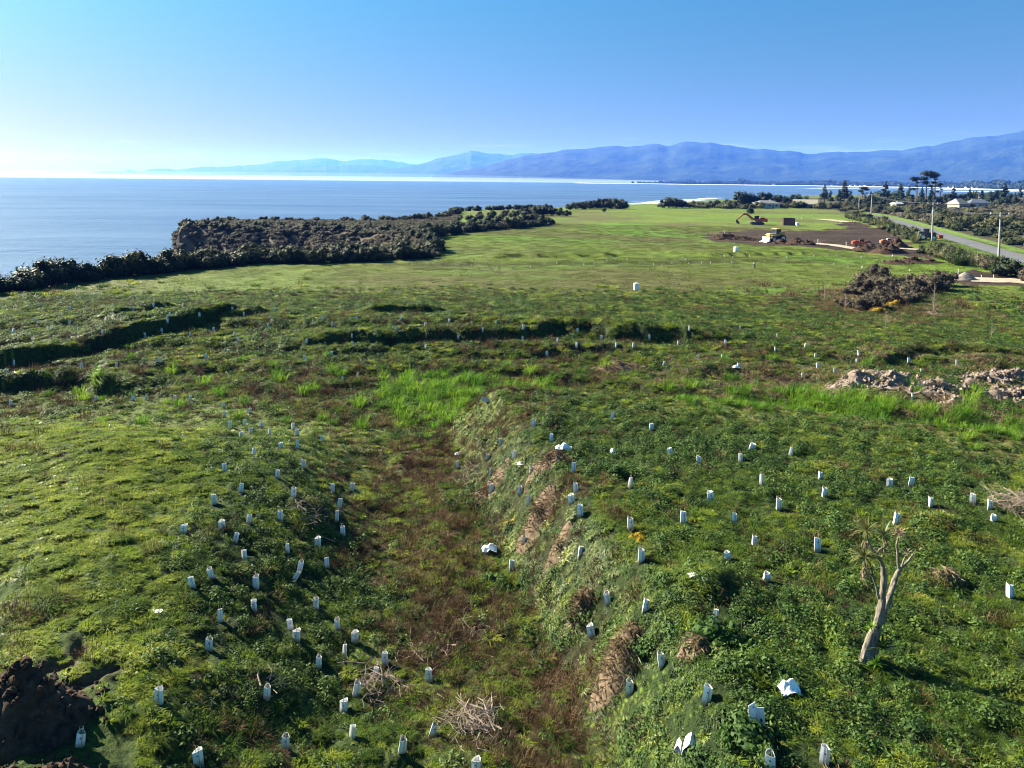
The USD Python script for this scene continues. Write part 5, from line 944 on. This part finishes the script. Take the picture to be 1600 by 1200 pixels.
def prism(poly, w, y=0):
    t = trimesh.creation.extrude_polygon(Polygon(poly), w, engine='earcut'); t.apply_transform(trimesh.transformations.rotation_matrix(math.pi / 2, [1, 0, 0])); t.apply_translation([0, y + w / 2, 0]); return t
def excavator(name, p, rz, body, label, sc=1.0, boom=((1.1, 1.7), (3.4, 3.5), (4.6, 3.55)), stick=((4.5, 3.6), (6.9, 1.55)), bucket=(6.9, .9), cabin=None):
    t = Thing(name, p, rz, label, 'excavator', sc)
    for y in (-1.15, 1.15):
        tp = t.add('track', track_unit(4.3, .95, .6, y), steel)
        for x in (-1.3, -.45, .45, 1.3): t.add('roller', cyl(.24, .64, (x, y, .38), 10), hub if False else steel, up=tp)
    t.add('undercarriage', box(2.4, 1.7, .5, (0, 0, .7), bev=.08), steel)
    t.add('upper_body', box(3.5, 2.6, .95, (-1.0, 0, 1.55), bev=.15), body); t.add('counterweight', box(.8, 2.5, 1.25, (-2.85, 0, 1.62), bev=.2), body)
    t.add('engine_cover', box(1.7, 1.9, .45, (-1.7, -.1, 2.3), bev=.1), body); t.add('exhaust', bar((-1.9, -.6, 2.4), (-1.9, -.6, 3.0), .07), steel)
    c = t.add('cab', box(1.5, 1.05, 1.65, (.35, .72, 2.25), bev=.12), cabin or steel)
    for n_, b_ in (('windscreen', box(.04, .85, 1.15, (1.11, .72, 2.45))), ('side_window', box(1.15, .04, .85, (.35, 1.26, 2.6))), ('side_window', box(1.15, .04, .85, (.35, .18, 2.6)))): t.add(n_, b_, glassm, up=c)
    def beam(pts, w0, w1, y):
        q = np.array(pts, float); n_ = len(q); tn = np.gradient(q, axis=0); tn /= np.linalg.norm(tn, axis=1)[:, None]; nn = np.stack([-tn[:, 1], tn[:, 0]], 1); ws = np.interp(np.arange(n_), [0, (n_ - 1) / 2, n_ - 1], [w0 * .7, w0, w1])[:, None] / 2; return prism(np.vstack([q + nn * ws, (q - nn * ws)[::-1]]), .42, y)
    t.add('boom', beam(boom, .75, .5, -.1), body); t.add('stick', beam(stick, .55, .3, -.1), body)
    t.add('hydraulic_ram', bar((boom[0][0] + .5, -.1, boom[0][1] - .4), (boom[1][0] - .3, -.1, boom[1][1] - .45), .09), steel); t.add('hydraulic_ram', bar((boom[1][0] + .3, -.1, boom[1][1] + .35), (stick[0][0] + .35, -.1, stick[0][1] + .15), .08), steel)
    bx, bz = bucket; t.add('bucket', prism([(bx + .25, bz + .7), (bx + .3, bz + .1), (bx - .05, bz - .55), (bx - .75, bz - .75), (bx - 1.0, bz - .45), (bx - .6, bz + .2), (bx - .1, bz + .75)], 1.2, -.1), steel)
excavator('excavator', at(1183, 351), math.pi - .12, orange, 'orange excavator with arm stretched to the left on the far field', 1.0)
excavator('excavator', at(1345, 386), -.25, orange, 'orange digger with dark cab half behind the spoil heap', .6, boom=((1.1, 1.7), (2.4, 2.2), (3.2, 2.0)), stick=((3.1, 2.0), (4.4, 1.1)), bucket=(4.5, .9))
excavator('excavator', at(1388, 384), -.15, paint('faded_orange_paint', (.36, .11, .05)), 'digger with pale cab beside the hedge', .58, boom=((1.1, 1.7), (2.6, 2.4), (3.6, 2.0)), stick=((3.5, 2.0), (5.0, .9)), bucket=(5.1, .7), cabin=palew)
def tractor(name, p, rz, body, label, front, sc=1.0, blade=True, catg='tractor'):
    t = Thing(name, p, rz, label, catg, sc)
    for x, r, w in ((1.35, .72, .5), (-1.25, .85, .6)):
        for y in (-1.0, 1.0):
            wh = t.add('wheel', cyl(r, w, (x, y, r)), tyre); t.add('rim', cyl(r * .58, w + .06, (x, y, r)), hub, up=wh)
    t.add('chassis', box(3.9, .9, .6, (.05, 0, 1.0), bev=.1), steel); t.add('bonnet', box(2.0, 1.2, .85, (1.1, 0, 1.65), bev=.18), front); t.add('rear_body', box(1.7, 1.7, 1.25, (-1.45, 0, 1.75), bev=.2), body)
    for x in (1.35, -1.25):
        for y in (-1.0, 1.0): t.add('mudguard', box(1.2, .55, .1, (x, y, 1.62 if x > 0 else 1.85), bev=.04), body)
    c = t.add('cab', box(1.35, 1.45, .5, (-.35, 0, 1.7), bev=.08), body)
    t.add('cab_glass', box(1.25, 1.36, 1.05, (-.35, 0, 2.45), bev=.05), glassm, up=c)
    for sx in (-.64, .64):
        for sy in (-.7, .7): t.add('cab_pillar', bar((-.35 + sx, sy, 1.8), (-.35 + sx * .95, sy * .95, 3.05), .06), steel, up=c)
    t.add('cab_roof', box(1.55, 1.6, .16, (-.35, 0, 3.05), bev=.06), body, up=c); t.add('exhaust', bar((.9, .45, 1.9), (.9, .45, 2.9), .06), steel)
    if blade:
        t.add('loader_arm', cat([bar((.2, y, 1.5), (2.6, y, .7), .12, .1) for y in (-.75, .75)]), body); t.add('bucket', prism([(2.5, 1.3), (2.6, .2), (3.5, .05), (3.45, .15), (2.75, .35), (2.7, 1.3)], 2.5), palew)
    return t
tractor('wheel_loader', at(1211, 378), math.pi + .38, yellow, 'yellow wheel loader with pale bucket on the dark earthworks', yellow, 1.06, catg='wheel loader')
t = tractor('tractor', at(1449, 375), -.35, steel, 'dark tractor with pale wheel hubs and red arm beside the road', steel, .95, blade=False)
t.add('side_arm', cat([bar((-.8, .9, 1.5), (1.8, 1.9, 2.2), .12, .1), bar((1.8, 1.9, 2.2), (3.3, 2.2, 1.2), .1)]), redp); t.add('mower_head', box(1.2, .8, 1.0, (3.6, 2.2, .9), bev=.15), redp)
# container with ribbed sides
t = Thing('container', at(1232, 352), -.18, 'dark maroon shipping container on the far field', 'container'); W_, D_, H_ = 3.7, 2.3, 2.5
t.add('floor', box(W_, D_, .16, (0, 0, .12)), steel); t.add('roof', box(W_, D_, .08, (0, 0, H_)), maroon)
for sy in (-1, 1):
    w_ = t.add('side_wall', box(W_ - .1, .06, H_ - .2, (0, sy * (D_ / 2 - .05), H_ / 2)), maroon)
    for x in np.arange(-1.65, 1.7, .3): t.add('rib', box(.12, .05, H_ - .3, (x, sy * (D_ / 2), H_ / 2)), maroon, up=w_)
t.add('end_wall', box(.06, D_ - .1, H_ - .2, (-W_ / 2 + .05, 0, H_ / 2)), maroon)
for sy in (-1, 1):
    d_ = t.add('door', box(.06, D_ / 2 - .08, H_ - .25, (W_ / 2 - .05, sy * D_ / 4, H_ / 2)), maroon)
    for o in (-.25, .2): t.add('locking_bar', bar((W_ / 2 + .03, sy * D_ / 4 + o, .2), (W_ / 2 + .03, sy * D_ / 4 + o, H_ - .15), .03, .03, 6), palew, up=d_)
for x in (-1, 1):
    for y in (-1, 1): t.add('corner_post', box(.12, .12, H_, (x * (W_ / 2 - .02), y * (D_ / 2 - .02), H_ / 2)), maroon)
# power poles
concrete = plain('concrete', (.26, .245, .225), .85, var=.2, scale=3); wood = plain('old_wood', (.16, .13, .11), .9, var=.3, scale=4)
TOPS = []
def pole(u, v, vtop, rz, label, tr=False, arm=2.6):
    p = at(u, v); h = (v - vtop) / ppm(p) * 1.02; t = Thing('power_pole', p, rz, label, 'power pole')
    t.add('pole', bar((0, 0, -.5), (0, 0, h), .24, .13, 10), concrete); a = t.add('crossarm', box(arm, .12, .14, (0, .16, h - .35)), wood)
    for x in (-.45, 0, .42): t.add('insulator', cat([bar((x * arm, .16, h - .28), (x * arm, .16, h - .05), .03, .03, 6), bar((x * arm, .16, h - .12), (x * arm, .16, h + .05), .08, .05, 8)]), white, up=a)
    t.add('brace', cat([bar((s * arm * .28, .16, h - .42), (0, .12, h - 1.1), .03, .03, 5) for s in (-1, 1)]), steel)
    if tr: t.add('transformer', cat([box(.6, .5, .9, (0, -.35, h - 2.3), bev=.08), bar((-.15, -.35, h - 1.85), (-.15, -.35, h - 1.55), .06), bar((.15, -.35, h - 1.85), (.15, -.35, h - 1.55), .06)]), palew)
    else: t.add('fuse_box', box(.28, .3, .5, (0, -.24, h - 3.0), bev=.04), palew)
    c, s = math.cos(rz), math.sin(rz); TOPS.append([p + np.array([x * arm * c - .16 * s, x * arm * s + .16 * c, h + .03]) for x in (-.45, 0, .42)])
pole(1560, 411, 334, -.3, 'nearest concrete power pole beside the road at right', False, 3.4); pole(1456, 377, 318, -.3, 'power pole with transformer beside the tractor', True); pole(1361, 338, 304, -.3, 'power pole where the road meets the track', False); pole(1342, 328, 304, -.3, 'farthest power pole among the bush'); pole(1529, 321, 302, .2, 'power pole among the bush behind the grey house')
for i in range(2):
    ms = []
    for a, b in zip(TOPS[i], TOPS[i + 1]):
        q = np.linspace(0, 1, 14)[:, None]; pts = a + (b - a) * q; pts[:, 2] -= 4 * 1.1 * (q * (1 - q))[:, 0]; ms.append(tubepath(pts, .03, 4))
    t = Thing('power_line', (0, 0, 0), 0, 'sagging wires between the nearest two power poles' if i == 0 else 'sagging wires from the transformer pole to the far pole', 'power line')
    for m_ in ms: t.add('wire', m_, steel)
# houses in the bush
def house(u, v, wpx, rz, wallc, roofc, label, hip=False, hw=2.6, hr=1.8, dep=8.0):
    p = at(u, v); W = wpx / ppm(p); t = Thing('house', p, rz, label, 'house'); D = dep
    t.add('wall', cat([box(W, .2, hw + .6, (0, s * (D / 2 - .1), hw / 2 - .3)) for s in (-1, 1)] + [box(.2, D - .4, hw + .6, (s * (W / 2 - .1), 0, hw / 2 - .3)) for s in (-1, 1)]), wallc)
    e, o = .5, (W * .28 if hip else 0); A = [(-W / 2 - e, -D / 2 - e, hw), (W / 2 + e, -D / 2 - e, hw), (W / 2 + e, D / 2 + e, hw), (-W / 2 - e, D / 2 + e, hw), (-W / 2 - e + o, 0, hw + hr), (W / 2 + e - o, 0, hw + hr)]
    r_ = t.add('roof', mtrim(manifold3d.Manifold.hull_points(np.array(A + [(x, y, z - .12) for x, y, z in A[:4]]))), roofc); t.add('chimney', box(.7, .7, 1.4, (W * .2, .8, hw + hr * .75)), wallc, up=r_)
    for x in (-.32, .02, .34):
        w_ = t.add('window', box(1.3, .06, 1.1, (x * W, -D / 2 - .03, hw * .55)), palew); t.add('pane', box(1.12, .03, .92, (x * W, -D / 2 - .07, hw * .55)), glassm, up=w_)
    t.add('door', box(.9, .06, 2.0, (.18 * W, -D / 2 - .03, 1.0)), wood)
gr, tn, bl = plain('grey_roof', (.15, .15, .155), .7), plain('tan_roof', (.26, .235, .19), .7), plain('blue_roof', (.07, .085, .12), .6)
house(1197, 325, 34, .1, palew, gr, 'white house with long grey roof below the dark round trees', True, 2.8, 1.6); house(1258, 325, 34, -.35, tn, tn, 'house with pale gabled roof behind the far fields', False, 2.4, 2.6); house(1401, 325, 12, .2, palew, palew, 'small white hut in the bush left of the tall pines', False, 2.6, 1.0, 5); house(1497, 327, 20, .3, tn, tn, 'house with pale tan hip roof in the bush right of the road', True, 3.2, 3.0); house(1527, 324, 26, -.2, palew, bl, 'house with dark blue roof beside the tan-roofed house', True, 3.0, 2.2)

# ------------------------------------------------------------------ far shore across the bay, surf, town, woods
shore_d = lambda u: np.interp(u, [895, 1000, 1250, 1450, 1500, 1600, 1800, 2200], [7000, 6700, 6200, 5400, 4700, 3900, 3400, 3000])
us = np.linspace(897, 2200, 240); Vs = []
for u in us:
    d = ray(u, 290); d = d / math.hypot(d[0], d[1]); D = shore_d(u); w_ = 1600 * min(1, (u - 890) / 300) + 120
    for k, z in ((0, -.4), (45, 1.2), (110, 3.0), (170, 4.0), (w_, 7.0), (w_ + 300, -.5)): Vs.append([d[0] * (D + k), d[1] * (D + k), SEA + z])
I = np.arange(len(Vs)).reshape(len(us), 6); Fq = np.stack([I[:-1, :-1], I[1:, :-1], I[1:, 1:], I[:-1, 1:]], -1)
sand = plain('pale_sand', (.50, .47, .42), .9, var=.1, scale=.01)
farland = plain('far_lowland', (.06, .075, .04), .9, var=.4, scale=.004)
used = np.array(Vs); obj('far_beach', (used, Fq[:, :2].reshape(-1, 4)), sand, kind='structure'); obj('far_lowland', (used, Fq[:, 2:].reshape(-1, 4)), farland, kind='structure')
fr = np.random.default_rng(31); n = 3600; uu = np.where(fr.random(n) < .72, fr.uniform(1050, 1720, n), fr.uniform(985, 1300, n)); keep = fr.random(n) < np.interp(uu, [985, 1040, 1100, 1140, 1720], [.1, .25, .5, 1, 1]); uu = uu[keep]; n = len(uu); pos = []
for u in uu:
    d = ray(u, 290); d = d / math.hypot(d[0], d[1]); D = shore_d(u) + 170 + 500 * fr.random() ** 1.6 * min(1, (u - 980) / 150); pos.append([d[0] * D, d[1] * D, SEA + 3.6])
pos = np.array(pos); sz = fr.uniform(2.0, 4.2, n) * np.interp(uu, [985, 1100, 1500, 1600], [.8, 1, 1, 1.25]) * (1 + .9 * (meshkit.fbm(np.stack([uu * .05, uu * 0, uu * 0], -1), 3, 4) - .5))
instancer('x', pos, np.tile([0, 0, 1.0], (n, 1)), np.stack([sz * 2.2, sz * 2.2, sz * 2.4], 1), [crown(2.2, 3.4, 160, .5, 400 + i, 6) for i in range(2)], LM['dark'], ('far_shore_wood', 'far-off dark wood along the shore across the bay', 'wood'), 12)
for i, (u, h_, c_) in enumerate(((1209, 6, white), (1329, 5, white), (1337, 6, white), (1345, 5, palew), (1352, 6, white), (1483, 7, white), (1491, 5, palew), (1510, 6, white), (1520, 6, tn), (1527, 5, redp), (1300, 5, palew), (1365, 5, palew))):
    d = ray(u, 290); d = d / math.hypot(d[0], d[1]); D = shore_d(u) + 140; t = Thing('shore_house', (d[0] * D, d[1] * D, SEA + 3.4), -.2 + .1 * i, f'{"white" if c_ is white else "red-roofed" if c_ is redp else "tan" if c_ is tn else "pale"} house on the far shore, {ORD[i] if i < 12 else "last"} counted along the beach', 'house')
    k = 1.5; t.add('wall', box(12 * k, 8 * k, h_ * k * .7, (0, 0, h_ * k * .35)), c_); t.add('roof', mtrim(manifold3d.Manifold.hull_points(np.array([(a * 6.5 * k, b * 4.5 * k, h_ * k * .7) for a in (-1, 1) for b in (-1, 1)] + [(a * 6 * k, 0, h_ * k * 1.15) for a in (-1, 1)]))), gr if c_ is not redp else redp)
    for x in (-3, 0, 3): t.add('window', box(2 * k, .1, 1.6 * k, (x * k, -4 * k - .06, h_ * k * .38)), glassm)
# a cleared pale slope above the town
# surf: lines of broken water
foam = mat('surf_foam', {'g': ('geometry', {}), 'n': ('noise_texture', {'scale': .35, 'detail': 5.0, 'roughness': .7}), 'r': ('rgb_ramp', {'ramp': [(.40, (0, 0, 0)), (.72, (1, 1, 1))]}), 't': ('transparent_bsdf', {}), 'd': ('diffuse_bsdf', {'color': (.82, .84, .85)}), 'm': ('mix_closure', {})},
           [('g.position', 'n.vector'), ('n.fac', 'r.fac'), ('r.color', 'm.fac'), ('t.BSDF', 'm.closure1'), ('d.BSDF', 'm.closure2')], surface='m.closure')
def surf(px, w, seed, label):
    line = np.array([P(u, v, SEA + .25)[:2] for u, v in px]); ls = LineString(line); r = np.random.default_rng(seed); n = 60; q = np.array([ls.interpolate(t_, normalized=True).coords[0] for t_ in np.linspace(0, 1, n)]); t_ = np.gradient(q, axis=0); t_ /= np.linalg.norm(t_, axis=1)[:, None]; nn = np.stack([-t_[:, 1], t_[:, 0]], 1); V = []
    for i in range(n):
        e = min(1, i / 6, (n - 1 - i) / 6); a = w * e * (0.4 + 1.2 * meshkit.noise(np.array([i * .35, seed, 0.]))); off = nn[i] * (meshkit.noise(np.array([i * .2, seed + 5, 0.])) - .5) * w * 1.5
        for k in (-1, 1): V.append([q[i, 0] + off[0] + nn[i, 0] * a * k, q[i, 1] + off[1] + nn[i, 1] * a * k, SEA + .25])
    I = np.arange(2 * n).reshape(n, 2); f = np.stack([I[:-1, 0], I[1:, 0], I[1:, 1], I[:-1, 1]], -1)[:, ::-1]; obj('surf', (np.array(V), f), foam, label=label, cat='surf', kind='stuff')
for i, (px, w) in enumerate((([(935, 326), (985, 323), (1040, 320), (1100, 315)], 20), ([(960, 320), (1020, 317), (1090, 312)], 24), ([(1000, 316), (1060, 313), (1130, 309)], 12), ([(1050, 321), (1080, 318), (1120, 314)], 10), ([(1480, 300), (1540, 299), (1620, 298)], 60), ([(1470, 297), (1540, 296), (1640, 296)], 80), ([(0, 449), (40, 442), (90, 434)], 1.2), ([(1240, 294.5), (1330, 294), (1480, 293.5)], 60))): surf(px, w, i, ['white surf off the end of the far fields', 'second line of surf beyond the first', 'outer surf line beyond the far fields', 'short surf streak before the round trees', 'pale surf behind the bush at far right', 'outer pale surf at far right', 'foam behind the near cliff hedge', 'thin surf line along the far beach'][i])
